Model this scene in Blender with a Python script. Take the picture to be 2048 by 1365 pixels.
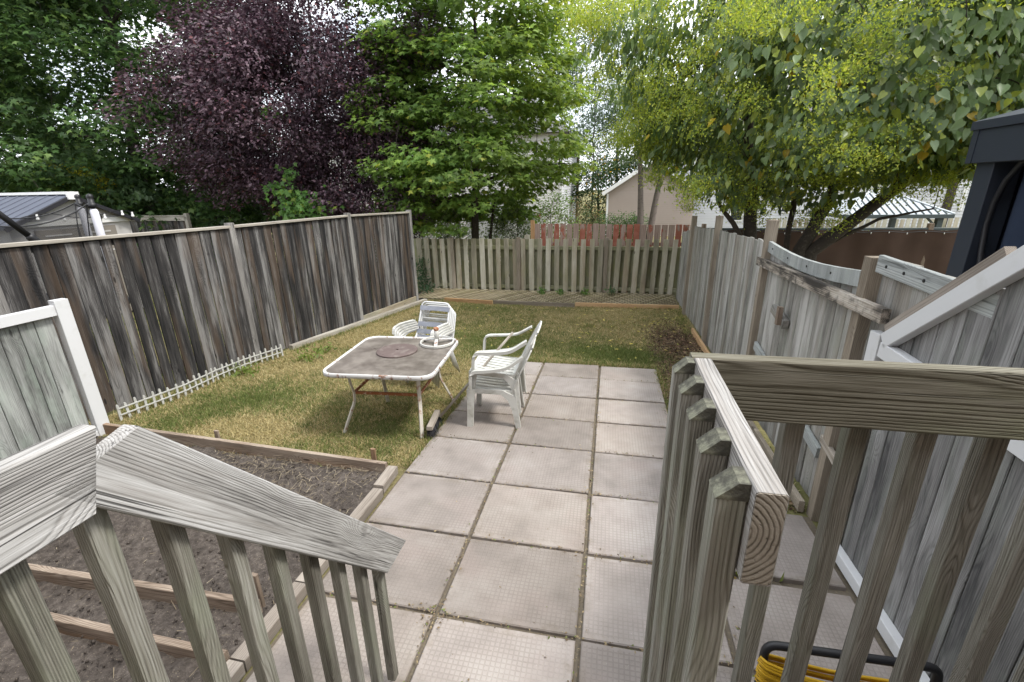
import bpy, math, random
import numpy as np
from mathutils import Vector, Matrix

for o in list(bpy.data.objects): bpy.data.objects.remove(o, do_unlink=True)
S = bpy.context.scene
COL = S.collection
random.seed(7); rng = np.random.default_rng(7)

# ------------------------------------------------------------------ camera
FPX, PITCH, ROLL, YAW = 910.0, 0.32538, -0.01925, 0.21375
CAM = Vector((0.84864, -6.13612, 2.40664))
SLOPE = -0.03501                                   # the yard falls gently away from the house
_r = Vector((math.cos(YAW), math.sin(YAW), 0)); _f = Vector((-math.sin(YAW), math.cos(YAW), 0)); _u = Vector((0, 0, 1))
CF = _f * math.cos(PITCH) - _u * math.sin(PITCH)
_U = _f * math.sin(PITCH) + _u * math.cos(PITCH)
CR = _r * math.cos(ROLL) + _U * math.sin(ROLL)
CU = -_r * math.sin(ROLL) + _U * math.cos(ROLL)
cam = bpy.data.cameras.new('camera'); cam.sensor_width = 36; cam.lens = FPX / 2048 * 36
cam.clip_start = 0.02; cam.clip_end = 900
camo = bpy.data.objects.new('camera', cam); COL.objects.link(camo)
M = Matrix((CR, CU, -CF)).transposed().to_4x4(); M.translation = CAM
camo.matrix_world = M
S.camera = camo

# ------------------------------------------------------------------ world, sun, exposure
SUN_EL, SUN_AZ = math.radians(56), math.radians(98)    # azimuth measured from +Y towards +X
w = bpy.data.worlds.new('World'); S.world = w; w.use_nodes = True
nt = w.node_tree; nt.nodes.clear()
wo = nt.nodes.new('ShaderNodeOutputWorld'); bg = nt.nodes.new('ShaderNodeBackground')
sky = nt.nodes.new('ShaderNodeTexSky'); sky.sky_type = 'NISHITA'; sky.sun_disc = False
sky.sun_elevation = SUN_EL; sky.sun_rotation = SUN_AZ; sky.air_density = 1.0; sky.dust_density = 3.0; sky.ozone_density = 1.0
tc = nt.nodes.new('ShaderNodeTexCoord'); mp = nt.nodes.new('ShaderNodeMapping'); mp.inputs['Scale'].default_value = (1, 1, 2.2)
cn = nt.nodes.new('ShaderNodeTexNoise'); cn.inputs['Scale'].default_value = 2.6; cn.inputs['Detail'].default_value = 6
cr = nt.nodes.new('ShaderNodeValToRGB'); cr.color_ramp.elements[0].position = 0.33; cr.color_ramp.elements[1].position = 0.55
cr.color_ramp.elements[0].color = (0.35, 0.35, 0.35, 1)
mx = nt.nodes.new('ShaderNodeMix'); mx.data_type = 'RGBA'
mx.inputs[7].default_value = (9.6, 9.9, 10.4, 1)
nt.links.new(tc.outputs['Generated'], mp.inputs['Vector']); nt.links.new(mp.outputs[0], cn.inputs['Vector'])
nt.links.new(cn.outputs['Fac'], cr.inputs[0]); nt.links.new(cr.outputs[0], mx.inputs[0])
nt.links.new(sky.outputs[0], mx.inputs[6]); nt.links.new(mx.outputs[2], bg.inputs['Color'])
bg.inputs['Strength'].default_value = 0.1
nt.links.new(bg.outputs[0], wo.inputs[0])
sl = bpy.data.lights.new('sun', 'SUN'); sl.energy = 1.5; sl.angle = math.radians(11); sl.color = (1, 0.965, 0.90)
so = bpy.data.objects.new('sun', sl); COL.objects.link(so)
sd = Vector((math.sin(SUN_AZ) * math.cos(SUN_EL), math.cos(SUN_AZ) * math.cos(SUN_EL), math.sin(SUN_EL)))
so.rotation_euler = sd.to_track_quat('Z', 'Y').to_euler(); so.location = sd * 60
S.view_settings.view_transform = 'Standard'; S.view_settings.look = 'None'
S.view_settings.exposure = 1.3; S.view_settings.gamma = 1; S.view_settings.use_curve_mapping = False
S.render.engine = 'CYCLES'
S.cycles.max_bounces = 6; S.cycles.transparent_max_bounces = 12

# ------------------------------------------------------------------ pixel -> place helpers (2048 px photo)
def ray(u, v): return CF + CR * ((u - 1024) / FPX) + CU * ((682.5 - v) / FPX)
def gz(y): return SLOPE * max(-9.0, min(y, 6.0))
def G(u, v, dz=0.0):
    d = ray(u, v); t = (SLOPE * CAM.y + dz - CAM.z) / (d.z - SLOPE * d.y); return CAM + d * t
def D(u, v, y):
    d = ray(u, v); return CAM + d * ((y - CAM.y) / d.y)
def DX(u, v, x):
    d = ray(u, v); return CAM + d * ((x - CAM.x) / d.x)

# ------------------------------------------------------------------ object helpers
def tag(o, label=None, cat=None, group=None, kind=None):
    if label: o['label'] = label
    if cat: o['category'] = cat
    if group: o['group'] = group
    if kind: o['kind'] = kind
    return o
def thing(name, label, cat, loc=(0, 0, 0), group=None):
    o = bpy.data.objects.new(name, None); COL.objects.link(o); o.location = loc; o.empty_display_size = 0.1
    return tag(o, label, cat, group)
def link(name, me, parent=None, mw=None):
    o = bpy.data.objects.new(name, me); COL.objects.link(o)
    wl = mw if mw is not None else Matrix.Identity(4)
    if parent is not None:
        o.parent = parent
        p = parent; off = Vector((0, 0, 0))
        pm = world_of(parent)
        o.matrix_basis = pm.inverted() @ wl
    else:
        o.matrix_basis = wl
    return o
def world_of(o):
    m = o.matrix_basis.copy(); p = o.parent
    while p: m = p.matrix_basis @ m; p = p.parent
    return m
class MB:
    """collects verts / faces for one mesh"""
    def __init__(s): s.v = []; s.f = []
    def add(s, vs, fs):
        k = len(s.v); s.v += [tuple(p) for p in vs]; s.f += [tuple(i + k for i in q) for q in fs]; return s
    def box(s, c, d, rz=0.0):
        x, y, z = d[0] / 2, d[1] / 2, d[2] / 2; ca, sa = math.cos(rz), math.sin(rz)
        vs = [(c[0] + a * x * ca - b * y * sa, c[1] + a * x * sa + b * y * ca, c[2] + e * z) for e in (-1, 1) for a, b in ((-1, -1), (1, -1), (1, 1), (-1, 1))]
        return s.add(vs, [(3, 2, 1, 0), (4, 5, 6, 7), (0, 1, 5, 4), (1, 2, 6, 5), (2, 3, 7, 6), (3, 0, 4, 7)])
    def tube(s, pts, rad, n=8, cap=True):
        P = [Vector(p) for p in pts]; m = len(P)
        R = rad if isinstance(rad, (list, tuple)) else [rad] * m
        t0 = (P[1] - P[0]).normalized(); nx = t0.orthogonal().normalized(); vs = []
        for i in range(m):
            t = (P[min(i + 1, m - 1)] - P[max(i - 1, 0)]).normalized()
            nx = (nx - t * nx.dot(t)).normalized(); ny = t.cross(nx)
            for k in range(n):
                a = 2 * math.pi * k / n; vs.append(P[i] + (nx * math.cos(a) + ny * math.sin(a)) * R[i])
        fs = [(i * n + k, i * n + (k + 1) % n, (i + 1) * n + (k + 1) % n, (i + 1) * n + k) for i in range(m - 1) for k in range(n)]
        if cap: fs += [tuple(range(n - 1, -1, -1)), tuple(range((m - 1) * n, m * n))]
        return s.add(vs, fs)
    def strip(s, pts, wid, thick, side):
        """flat bar swept along pts; side = width direction(s)"""
        P = [Vector(p) for p in pts]; m = len(P); vs = []
        W = wid if isinstance(wid, (list, tuple)) else [wid] * m
        for i in range(m):
            t = (P[min(i + 1, m - 1)] - P[max(i - 1, 0)]).normalized()
            sd_ = Vector(side[i] if isinstance(side, list) else side); sd_ = (sd_ - t * sd_.dot(t)).normalized(); nn = t.cross(sd_)
            for a, b in ((-1, -1), (1, -1), (1, 1), (-1, 1)): vs.append(P[i] + sd_ * (a * W[i] / 2) + nn * (b * thick / 2))
        fs = [(i * 4 + k, i * 4 + (k + 1) % 4, (i + 1) * 4 + (k + 1) % 4, (i + 1) * 4 + k) for i in range(m - 1) for k in range(4)]
        fs += [(3, 2, 1, 0), tuple((m - 1) * 4 + k for k in range(4))]
        return s.add(vs, fs)
    def build(s, name, mat, parent=None, mw=None, smooth=False):
        me = bpy.data.meshes.new(name)
        off = Vector((0, 0, 0))
        me.from_pydata(s.v, [], s.f); me.materials.append(mat)
        if smooth: me.shade_smooth() if hasattr(me, 'shade_smooth') else None
        return link(name, me, parent, mw)
def np_mesh(name, V, F, mat, col=None, parent=None, smooth=False):
    me = bpy.data.meshes.new(name); V = np.asarray(V, np.float32).reshape(-1, 3); F = np.asarray(F, np.int32)
    n, k = F.shape
    me.vertices.add(len(V)); me.vertices.foreach_set('co', V.ravel())
    me.loops.add(n * k); me.loops.foreach_set('vertex_index', F.ravel())
    me.polygons.add(n); me.polygons.foreach_set('loop_start', np.arange(0, n * k, k, dtype=np.int32))
    if smooth: me.polygons.foreach_set('use_smooth', np.ones(n, bool))
    me.update(calc_edges=True)
    if col is not None:
        a = me.color_attributes.new('Col', 'FLOAT_COLOR', 'POINT')
        c4 = np.ones((len(V), 4), np.float32); c4[:, :3] = col; a.data.foreach_set('color', c4.ravel())
    me.materials.append(mat)
    return link(name, me, parent)
def bez(a, b, c, n=6):
    a, b, c = Vector(a), Vector(b), Vector(c)
    return [a * (1 - t) ** 2 + b * 2 * t * (1 - t) + c * t * t for t in [i / n for i in range(n + 1)]]
def arcs(pts, r=0.05, n=4):
    """round the corners of a polyline"""
    P = [Vector(p) for p in pts]; out = [P[0]]
    for i in range(1, len(P) - 1):
        a = (P[i - 1] - P[i]); b = (P[i + 1] - P[i]); rr = min(r, a.length * .48, b.length * .48)
        out += bez(P[i] + a.normalized() * rr, P[i], P[i] + b.normalized() * rr, n)
    out.append(P[-1]); return out

_bm = {}
def board_mesh(w_, t_, l_, mat, ch=0.003, top=0.0):
    key = (round(w_, 3), round(t_, 3), round(l_, 2), mat.name, top)
    if key in _bm: return _bm[key]
    a, b = w_ / 2, t_ / 2; c = min(ch, b * .5)
    ring = [(-a + c, -b), (a - c, -b), (a, -b + c), (a, b - c), (a - c, b), (-a + c, b), (-a, b - c), (-a, -b + c)]
    vs = [(x, y, 0) for x, y in ring] + [(x, y, l_ - (top * (y + b) / t_ if top else 0)) for x, y in ring]
    fs = [tuple(range(7, -1, -1)), tuple(range(8, 16))] + [(i, (i + 1) % 8, 8 + (i + 1) % 8, 8 + i) for i in range(8)]
    me = bpy.data.meshes.new('board'); me.from_pydata(vs, [], fs); me.materials.append(mat)
    _bm[key] = me; return me
def frame(P0, P1, wd):
    z = (Vector(P1) - Vector(P0)); L = z.length; z.normalize(); x = Vector(wd); x = (x - z * x.dot(z)).normalized(); y = z.cross(x)
    m = Matrix((x, y, z)).transposed().to_4x4(); m.translation = Vector(P0); return m, L
def board(name, P0, P1, w_, t_, wd, mat, parent=None, top=0.0):
    m, L = frame(P0, P1, wd)
    return link(name, board_mesh(w_, t_, L, mat, top=top), parent, m)
def cut_board(name, P0, P1, w_, t_, wd, mat, parent, c0=0.0, c1=0.0, seg=1):
    """board whose ends are cut at a slant: c0 / c1 shift the end across the width"""
    m, L = frame(P0, P1, wd); a, b, c = w_ / 2, t_ / 2, 0.003
    ring = [(-a + c, -b), (a - c, -b), (a, -b + c), (a, b - c), (a - c, b), (-a + c, b), (-a, b - c), (-a, -b + c)]
    vs = [(x, y, c0 * x / a) for x, y in ring] + [(x, y, L + c1 * x / a) for x, y in ring]
    fs = [tuple(range(7, -1, -1)), tuple(range(8, 16))] + [(i, (i + 1) % 8, 8 + (i + 1) % 8, 8 + i) for i in range(8)]
    me = bpy.data.meshes.new(name); me.from_pydata(vs, [], fs); me.materials.append(mat)
    return link(name, me, parent, m)

# ------------------------------------------------------------------ materials
class NT:
    def __init__(s, name):
        s.m = bpy.data.materials.new(name); s.m.use_nodes = True; s.t = s.m.node_tree; s.t.nodes.clear()
        s.out = s.t.nodes.new('ShaderNodeOutputMaterial')
        s.bsdf = s.t.nodes.new('ShaderNodeBsdfPrincipled'); s.t.links.new(s.bsdf.outputs[0], s.out.inputs[0])
    def put(s, sock, v):
        if v is None: return
        if isinstance(v, bpy.types.NodeSocket): s.t.links.new(v, sock)
        else: sock.default_value = v if not (isinstance(v, (tuple, list)) and len(v) == 3 and len(sock.default_value) == 4) else (*v, 1)
    def math(s, op, a, b=0.0, c=None, clamp=False):
        n = s.t.nodes.new('ShaderNodeMath'); n.operation = op; n.use_clamp = clamp
        s.put(n.inputs[0], a); s.put(n.inputs[1], b)
        if c is not None: s.put(n.inputs[2], c)
        return n.outputs[0]
    def vm(s, op, a, b):
        n = s.t.nodes.new('ShaderNodeVectorMath'); n.operation = op; s.put(n.inputs[0], a); s.put(n.inputs[1], b); return n.outputs[0]
    def noise(s, vec, scale=1.0, detail=3, rough=.55):
        n = s.t.nodes.new('ShaderNodeTexNoise'); s.put(n.inputs['Vector'], vec); n.inputs['Scale'].default_value = scale
        n.inputs['Detail'].default_value = detail; n.inputs['Roughness'].default_value = rough; return n.outputs['Fac']
    def vor(s, vec, scale=1.0, out='Distance', rnd=1.0):
        n = s.t.nodes.new('ShaderNodeTexVoronoi'); s.put(n.inputs['Vector'], vec); n.inputs['Scale'].default_value = scale
        n.inputs['Randomness'].default_value = rnd; return n.outputs[out]
    def mix(s, f, a, b):
        n = s.t.nodes.new('ShaderNodeMix'); n.data_type = 'RGBA'; s.put(n.inputs[0], f); s.put(n.inputs[6], a); s.put(n.inputs[7], b); return n.outputs[2]
    def ramp(s, f, stops):
        n = s.t.nodes.new('ShaderNodeValToRGB'); e = n.color_ramp.elements
        while len(e) < len(stops): e.new(0.5)
        for k, (p, c) in enumerate(stops): e[k].position = p; e[k].color = (*c, 1) if len(c) == 3 else c
        s.put(n.inputs[0], f); return n.outputs[0]
    def smooth(s, v, a, b):
        n = s.t.nodes.new('ShaderNodeMapRange'); n.interpolation_type = 'SMOOTHSTEP'
        s.put(n.inputs[0], v); n.inputs[1].default_value = a; n.inputs[2].default_value = b; return n.outputs[0]
    def obj(s): return s.t.nodes.new('ShaderNodeTexCoord').outputs['Object']
    def geo(s): return s.t.nodes.new('ShaderNodeNewGeometry').outputs['Position']
    def rnd(s): return s.t.nodes.new('ShaderNodeObjectInfo').outputs['Random']
    def attr(s, n='Col'):
        a = s.t.nodes.new('ShaderNodeAttribute'); a.attribute_name = n; return a.outputs['Color']
    def bump(s, h, strength=.3, dist=.01):
        n = s.t.nodes.new('ShaderNodeBump'); n.inputs['Strength'].default_value = strength; n.inputs['Distance'].default_value = dist
        s.put(n.inputs['Height'], h); s.t.links.new(n.outputs[0], s.bsdf.inputs['Normal'])
    def fin(s, col=None, rough=None, metal=None, spec=None):
        s.put(s.bsdf.inputs['Base Color'], col); s.put(s.bsdf.inputs['Roughness'], rough); s.put(s.bsdf.inputs['Metallic'], metal)
        if spec is not None: s.bsdf.inputs['Specular IOR Level'].default_value = spec
        return s.m

def wood(name, dark, mid, light, ring=.35, fib=.5, mot=.7, var=.3, pitch=.007, tint=None, tamt=.5, tscale=(5, 5, .8), algae=None, aamt=.4, knots=True, bump=.5, rough=.85, wobble=1.0, mz=1.3, crack=.55):
    n = NT(name); p = n.obj(); r = n.rnd()
    sep = n.t.nodes.new('ShaderNodeSeparateXYZ'); n.put(sep.inputs[0], p)
    x, y, z = sep.outputs
    r2 = n.math('FRACT', n.math('MULTIPLY', r, 17.31)); r3 = n.math('FRACT', n.math('MULTIPLY', r, 91.7))
    zo = n.math('ADD', z, n.math('MULTIPLY', r, 60.0))
    def cmb(a, b, c):
        q = n.t.nodes.new('ShaderNodeCombineXYZ'); n.put(q.inputs[0], a); n.put(q.inputs[1], b); n.put(q.inputs[2], c); return q.outputs[0]
    q = cmb(x, y, zo)
    wob = n.math('SUBTRACT', n.noise(n.vm('MULTIPLY', q, (4, 4, .9)), 1, 2), .5)
    wob2 = n.math('SUBTRACT', n.noise(n.vm('MULTIPLY', q, (30, 30, 5)), 1, 2), .5)
    dx = n.math('ADD', n.math('ADD', x, n.math('MULTIPLY', n.math('SUBTRACT', r2, .5), .12)), n.math('MULTIPLY', wob, .11 * wobble))
    dy = n.math('ADD', n.math('ADD', y, n.math('ADD', .02, n.math('MULTIPLY', r3, .05))), n.math('MULTIPLY', wob, .07 * wobble))
    d = n.math('SQRT', n.math('ADD', n.math('MULTIPLY', dx, dx), n.math('MULTIPLY', dy, dy)))
    d = n.math('ADD', d, n.math('MULTIPLY', wob2, .004))
    kd = None
    if knots:
        kd = n.vor(n.vm('MULTIPLY', q, (7.0, 3.0, 2.1)), 1)
        d = n.math('ADD', d, n.math('MULTIPLY', n.smooth(kd, .42, .05), .035))
    rg = n.math('POWER', n.math('ADD', .5, n.math('MULTIPLY', n.math('SINE', n.math('ADD', n.math('MULTIPLY', d, 6.283 / pitch), n.math('MULTIPLY', n.noise(n.vm('MULTIPLY', q, (28, 28, .7)), 1, 3), 7.0))), .5)), 3.0)
    rg = n.math('MULTIPLY', rg, n.math('ADD', .25, n.math('MULTIPLY', n.noise(n.vm('MULTIPLY', q, (45, 45, 2.2)), 1, 2), 1.3)))
    fb = n.noise(n.vm('MULTIPLY', q, (240, 240, 5)), 1, 3, .7)
    mt_ = n.noise(n.vm('MULTIPLY', q, (9, 9, mz)), 1, 4, .6)
    f = n.math('ADD', .5, n.math('MULTIPLY', n.math('SUBTRACT', .28, rg), ring))
    f = n.math('ADD', f, n.math('MULTIPLY', n.math('SUBTRACT', fb, .5), fib * 1.6))
    f = n.math('ADD', f, n.math('MULTIPLY', n.math('SUBTRACT', mt_, .5), mot * 1.8))
    f = n.math('ADD', f, n.math('MULTIPLY', n.math('SUBTRACT', r2, .5), var))
    c = n.ramp(f, [(.15, dark), (.5, mid), (.85, light)])
    if tint:
        tn = n.smooth(n.math('ADD', n.noise(n.vm('MULTIPLY', q, tscale), 1, 3), n.math('MULTIPLY', n.math('SUBTRACT', r3, .5), .25)), .5, .68)
        c = n.mix(n.math('MULTIPLY', tn, tamt), c, tint)
    if algae:
        an = n.smooth(n.noise(n.vm('ADD', n.vm('MULTIPLY', q, (5, 5, 2.0)), (9, 3, 5)), 1, 4, .65), .45, .68)
        c = n.mix(n.math('MULTIPLY', an, aamt), c, algae)
    if knots:
        c = n.mix(n.math('MULTIPLY', n.smooth(kd, .10, .05), .8), c, tuple(v * .45 for v in dark))
    ck = n.smooth(n.noise(n.vm('MULTIPLY', q, (110, 110, 1.7)), 1, 2, .5), .66, .72)
    c = n.mix(n.math('MULTIPLY', ck, crack), c, tuple(v * .35 for v in dark))
    h = n.math('ADD', n.math('ADD', n.math('MULTIPLY', rg, -.6), n.math('MULTIPLY', fb, .7)), n.math('MULTIPLY', ck, -1.2))
    n.bump(h, bump, .004)
    return n.fin(c, rough, spec=.25)

def plain(name, col, rough=.5, metal=0.0, dirt=None, damt=.5, dscale=8.0, var=.0, bump=0.0, spec=.4, world=False, thr=(.5, .7)):
    n = NT(name); p = n.geo() if world else n.obj(); c = col
    if var:
        c = n.mix(n.noise(p, 3.0, 4), tuple(max(0, v * (1 - var)) for v in col), tuple(min(1, v * (1 + var)) for v in col))
    if dirt:
        f = n.math('MULTIPLY', n.smooth(n.noise(p, dscale, 6, .65), *thr), damt); c = n.mix(f, c, dirt)
    if bump: n.bump(n.noise(p, 60, 4), bump, .004)
    return n.fin(c, rough, metal, spec)

def leafmat(name, trans=.45, rough=.5, spec=.35):
    n = NT(name); c = n.attr()
    n.fin(c, rough, spec=spec)
    t = n.t.nodes.new('ShaderNodeBsdfTranslucent')
    hs = n.t.nodes.new('ShaderNodeHueSaturation'); hs.inputs['Value'].default_value = 1.6; hs.inputs['Saturation'].default_value = 1.1; hs.inputs['Hue'].default_value = .49
    n.put(hs.inputs['Color'], c); n.put(t.inputs[0], hs.outputs[0])
    m = n.t.nodes.new('ShaderNodeMixShader'); m.inputs[0].default_value = trans
    n.t.links.new(n.bsdf.outputs[0], m.inputs[1]); n.t.links.new(t.outputs[0], m.inputs[2]); n.t.links.new(m.outputs[0], n.out.inputs[0])
    return n.m

MAT = {}
MAT['w_left'] = wood('weathered_dark_fence_wood', (.012, .0118, .0125), (.052, .049, .048), (.22, .214, .208), ring=.12, fib=.55, mot=1.15, mz=.65, var=.34, tint=(.11, .075, .05), tamt=.45, bump=.4)
MAT['w_postgrey'] = wood('grey_fence_post_wood', (.10, .095, .09), (.22, .21, .20), (.40, .39, .37), ring=.2, fib=.5, mot=.7, var=.2)
MAT['w_cap'] = wood('fence_cap_wood', (.20, .178, .148), (.34, .31, .265), (.47, .45, .395), ring=.3, fib=.5, mot=.6, var=.2, knots=False)
MAT['w_back'] = wood('pale_green_grey_fence_wood', (.22, .20, .15), (.42, .39, .305), (.56, .535, .45), ring=.12, fib=.35, mot=.55, var=.5, algae=(.27, .27, .14), aamt=.4, tint=(.30, .21, .13), tamt=.35)
MAT['w_backdark'] = wood('mossy_fence_wood', (.12, .12, .072), (.215, .21, .135), (.32, .32, .225), ring=.12, fib=.35, mot=.6, var=.35, algae=(.21, .22, .08), aamt=.6)
MAT['w_right'] = wood('silver_fence_wood', (.125, .12, .108), (.30, .29, .268), (.49, .48, .46), ring=.13, fib=.45, mot=.85, var=.4, algae=(.30, .33, .27), aamt=.35, tint=(.27, .23, .18), tamt=.4)
MAT['w_panel'] = wood('stained_grey_panel_wood', (.065, .065, .066), (.185, .182, .178), (.36, .358, .355), ring=.14, fib=.45, mot=.9, mz=.9, var=.45, algae=(.24, .265, .23), aamt=.35)
MAT['w_rail'] = wood('grey_railing_wood', (.10, .095, .09), (.33, .32, .305), (.53, .525, .515), ring=.2, fib=.65, mot=.7, var=.05, pitch=.0048, wobble=.38, crack=.8, tint=(.27, .245, .22), tamt=.45, tscale=(16, 16, 1.2), bump=.5)
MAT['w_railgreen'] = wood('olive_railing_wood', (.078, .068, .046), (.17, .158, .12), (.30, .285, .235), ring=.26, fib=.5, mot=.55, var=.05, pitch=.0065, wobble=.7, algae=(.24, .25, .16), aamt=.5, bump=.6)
MAT['w_bal'] = wood('grey_green_baluster_wood', (.09, .082, .066), (.22, .208, .176), (.38, .372, .335), ring=.2, fib=.6, mot=.55, var=.2, pitch=.0045, algae=(.25, .27, .20), aamt=.5, bump=.7)
MAT['w_endgrain'] = wood('end_grain_wood', (.09, .078, .06), (.23, .20, .16), (.36, .33, .28), ring=.5, fib=.1, mot=.5, var=.1, pitch=.0075, knots=False)
MAT['w_moss'] = plain('mossy_baluster_tip', (.07, .068, .055), .95, dirt=(.27, .275, .20), damt=.8, dscale=35, bump=.9, thr=(.4, .72))
MAT['w_new'] = wood('new_cedar_wood', (.33, .19, .09), (.50, .31, .16), (.62, .43, .25), ring=.3, fib=.3, mot=.5, var=.3, bump=.3)
MAT['w_bed'] = wood('brown_garden_board_wood', (.10, .075, .055), (.22, .17, .13), (.36, .30, .24), ring=.3, fib=.5, mot=.8, var=.4, tint=(.30, .16, .07), tamt=.45)
MAT['w_post'] = wood('tan_post_wood', (.15, .125, .095), (.27, .23, .18), (.40, .355, .29), ring=.2, fib=.4, mot=.6, var=.3)
MAT['w_gate'] = wood('blue_grey_gate_rail_wood', (.16, .17, .165), (.31, .33, .325), (.47, .49, .48), ring=.3, fib=.4, mot=.5, var=.1, algae=(.33, .36, .33), aamt=.4)
MAT['w_mould'] = wood('black_spotted_bar_wood', (.05, .045, .04), (.34, .30, .25), (.52, .48, .42), ring=.2, fib=.4, mot=1.6, var=.1, tscale=(9, 9, 9), tint=(.05, .045, .04), tamt=.8)
MAT['w_lath'] = wood('lattice_lath_wood', (.16, .13, .08), (.30, .25, .16), (.44, .38, .27), ring=.2, fib=.4, mot=.6, var=.6, algae=(.20, .21, .09), aamt=.5, knots=False)
MAT['w_block'] = wood('grey_tan_edging_wood', (.17, .145, .12), (.28, .245, .21), (.40, .36, .31), ring=.2, fib=.4, mot=.5, var=.25, knots=False)
def redpaint():
    n = NT('peeling_red_paint_wood'); p = n.obj(); r = n.rnd()
    q = n.vm('ADD', p, n.vm('MULTIPLY', (31, 17, 53), n.mix(1.0, r, r)))
    base = n.ramp(n.noise(n.vm('MULTIPLY', q, (90, 90, 4)), 1, 3), [(.3, (.24, .16, .13)), (.7, (.40, .32, .27))])
    red = n.ramp(n.noise(q, 6, 3), [(.3, (.27, .085, .055)), (.7, (.37, .15, .105))])
    f = n.math('ADD', n.noise(n.vm('MULTIPLY', q, (10, 10, 3.2)), 1, 5, .65), n.math('MULTIPLY', n.math('SUBTRACT', n.math('FRACT', n.math('MULTIPLY', r, 23.7)), .5), .42))
    return n.fin(n.mix(n.smooth(f, .55, .60), base, red), .8, spec=.2)
MAT['w_red'] = redpaint()
MAT['vinyl'] = plain('white_vinyl', (.64, .65, .66), .4, dirt=(.45, .45, .41), damt=.35, dscale=5, var=.03)
MAT['oldplastic'] = plain('grimy_white_plastic', (.48, .48, .455), .5, dirt=(.27, .26, .22), damt=.7, dscale=14, var=.1)
MAT['w_pale'] = wood('pale_green_white_panel_wood', (.10, .103, .097), (.27, .28, .268), (.47, .49, .47), ring=.12, fib=.4, mot=.9, mz=1.0, var=.5, algae=(.38, .45, .39), aamt=.4)
MAT['white_metal'] = plain('white_painted_rusty_metal', (.60, .60, .585), .45, dirt=(.22, .085, .03), damt=.9, dscale=13, thr=(.55, .62))
MAT['leg_metal'] = plain('grimy_cream_metal', (.55, .52, .46), .45, dirt=(.30, .13, .06), damt=.8, dscale=14, thr=(.52, .66))
MAT['rust'] = plain('rusty_bar', (.30, .11, .045), .8, dirt=(.58, .46, .36), damt=.7, dscale=30, var=.3, thr=(.55, .62))
MAT['plastic'] = plain('weathered_white_plastic', (.56, .56, .525), .55, dirt=(.26, .25, .20), damt=.8, dscale=5.5, var=.06, thr=(.5, .75))
MAT['strapmetal'] = plain('white_chair_tube', (.62, .63, .63), .4, dirt=(.45, .35, .27), damt=.6, dscale=16, thr=(.62, .7))
MAT['strap'] = plain('grey_vinyl_strap', (.23, .245, .285), .5, dirt=(.36, .375, .40), damt=.5, dscale=10, var=.1)
MAT['disc'] = plain('brown_stone_disc', (.115, .085, .078), .75, dirt=(.21, .18, .16), damt=.7, dscale=14, var=.25, bump=.2)
def glassmat():
    n = NT('dirty_patterned_glass'); p = n.obj()
    a = n.noise(p, 5, 6, .7); b = n.noise(n.vm('ADD', p, (5, 2, 1)), 24, 5, .7)
    c = n.mix(n.smooth(a, .35, .7), (.115, .098, .085), (.225, .20, .175))
    c = n.mix(n.math('MULTIPLY', n.smooth(b, .62, .72), .55), c, (.42, .41, .39))
    n.bump(n.noise(p, 160, 2), .12, .002)
    n.fin(c, n.math('ADD', .16, n.math('MULTIPLY', a, .35)), spec=.6); return n.m
MAT['glass_top'] = glassmat()
MAT['bristle'] = plain('black_bristle', (.015, .015, .018), .7)
MAT['black'] = plain('black_plastic', (.018, .018, .02), .45)
MAT['cord'] = plain('yellow_cord', (.62, .37, .015), .45, dirt=(.3, .18, .02), damt=.5, dscale=20)
MAT['foam'] = plain('white_foam_sleeve', (.74, .74, .80), .6, var=.05)
MAT['siding'] = plain('cream_vinyl_siding', (.66, .64, .61), .5, var=.04, world=True)
MAT['siding_w'] = plain('white_vinyl_siding', (.56, .57, .585), .5, var=.04, world=True)
MAT['siding_b'] = plain('beige_vinyl_siding', (.37, .305, .26), .5, var=.05, world=True)
MAT['trim'] = plain('white_trim', (.75, .75, .74), .45)
MAT['shingle'] = plain('grey_roof_shingle', (.13, .125, .13), .9, var=.3, bump=.4, world=True)
MAT['pane'] = plain('dark_window_glass', (.03, .035, .04), .08, spec=.6)
MAT['shed_grey'] = plain('light_grey_shed_plastic', (.46, .45, .44), .6, var=.05)
MAT['shed_taupe'] = plain('taupe_shed_door_plastic', (.21, .19, .165), .6, var=.06)
MAT['shed_roof'] = plain('slate_shed_roof', (.085, .095, .125), .6, var=.1)
MAT['shed_trim'] = plain('dark_shed_trim', (.02, .02, .025), .6)
MAT['slate'] = plain('slate_gazebo_metal', (.024, .03, .042), .5, var=.1)
MAT['curtain'] = plain('navy_curtain_fabric', (.022, .034, .062), .9, var=.35)
MAT['hardtop'] = plain('pale_metal_roof', (.40, .43, .45), .45, var=.05, world=True)
MAT['hardtop_dk'] = plain('dark_green_grey_metal', (.045, .06, .06), .5)
MAT['brownmesh'] = plain('brown_mesh_screen', (.055, .032, .022), .95, var=.25, world=True)
MAT['bark'] = plain('dark_bark', (.055, .045, .038), .95, dirt=(.12, .105, .085), damt=.7, dscale=22, bump=.8, world=True)
MAT['bark_l'] = plain('grey_bark', (.15, .125, .11), .95, dirt=(.07, .06, .05), damt=.8, dscale=12, bump=.8, world=True)
MAT['leaf'] = leafmat('leaf_green')
MAT['leaf_gloss'] = leafmat('leaf_bluish_drooping', .33, .42, .5)
MAT['leaf_purple'] = leafmat('leaf_purple', .18, .5, .45)
MAT['grass'] = leafmat('grass_blades', .25, .7, .15)
MAT['litter'] = leafmat('dry_leaf_litter', .1, .8, .2)
MAT['brick_h'] = plain('house_brick', (.30, .20, .16), .9, var=.25, bump=.5, world=True)

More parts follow.
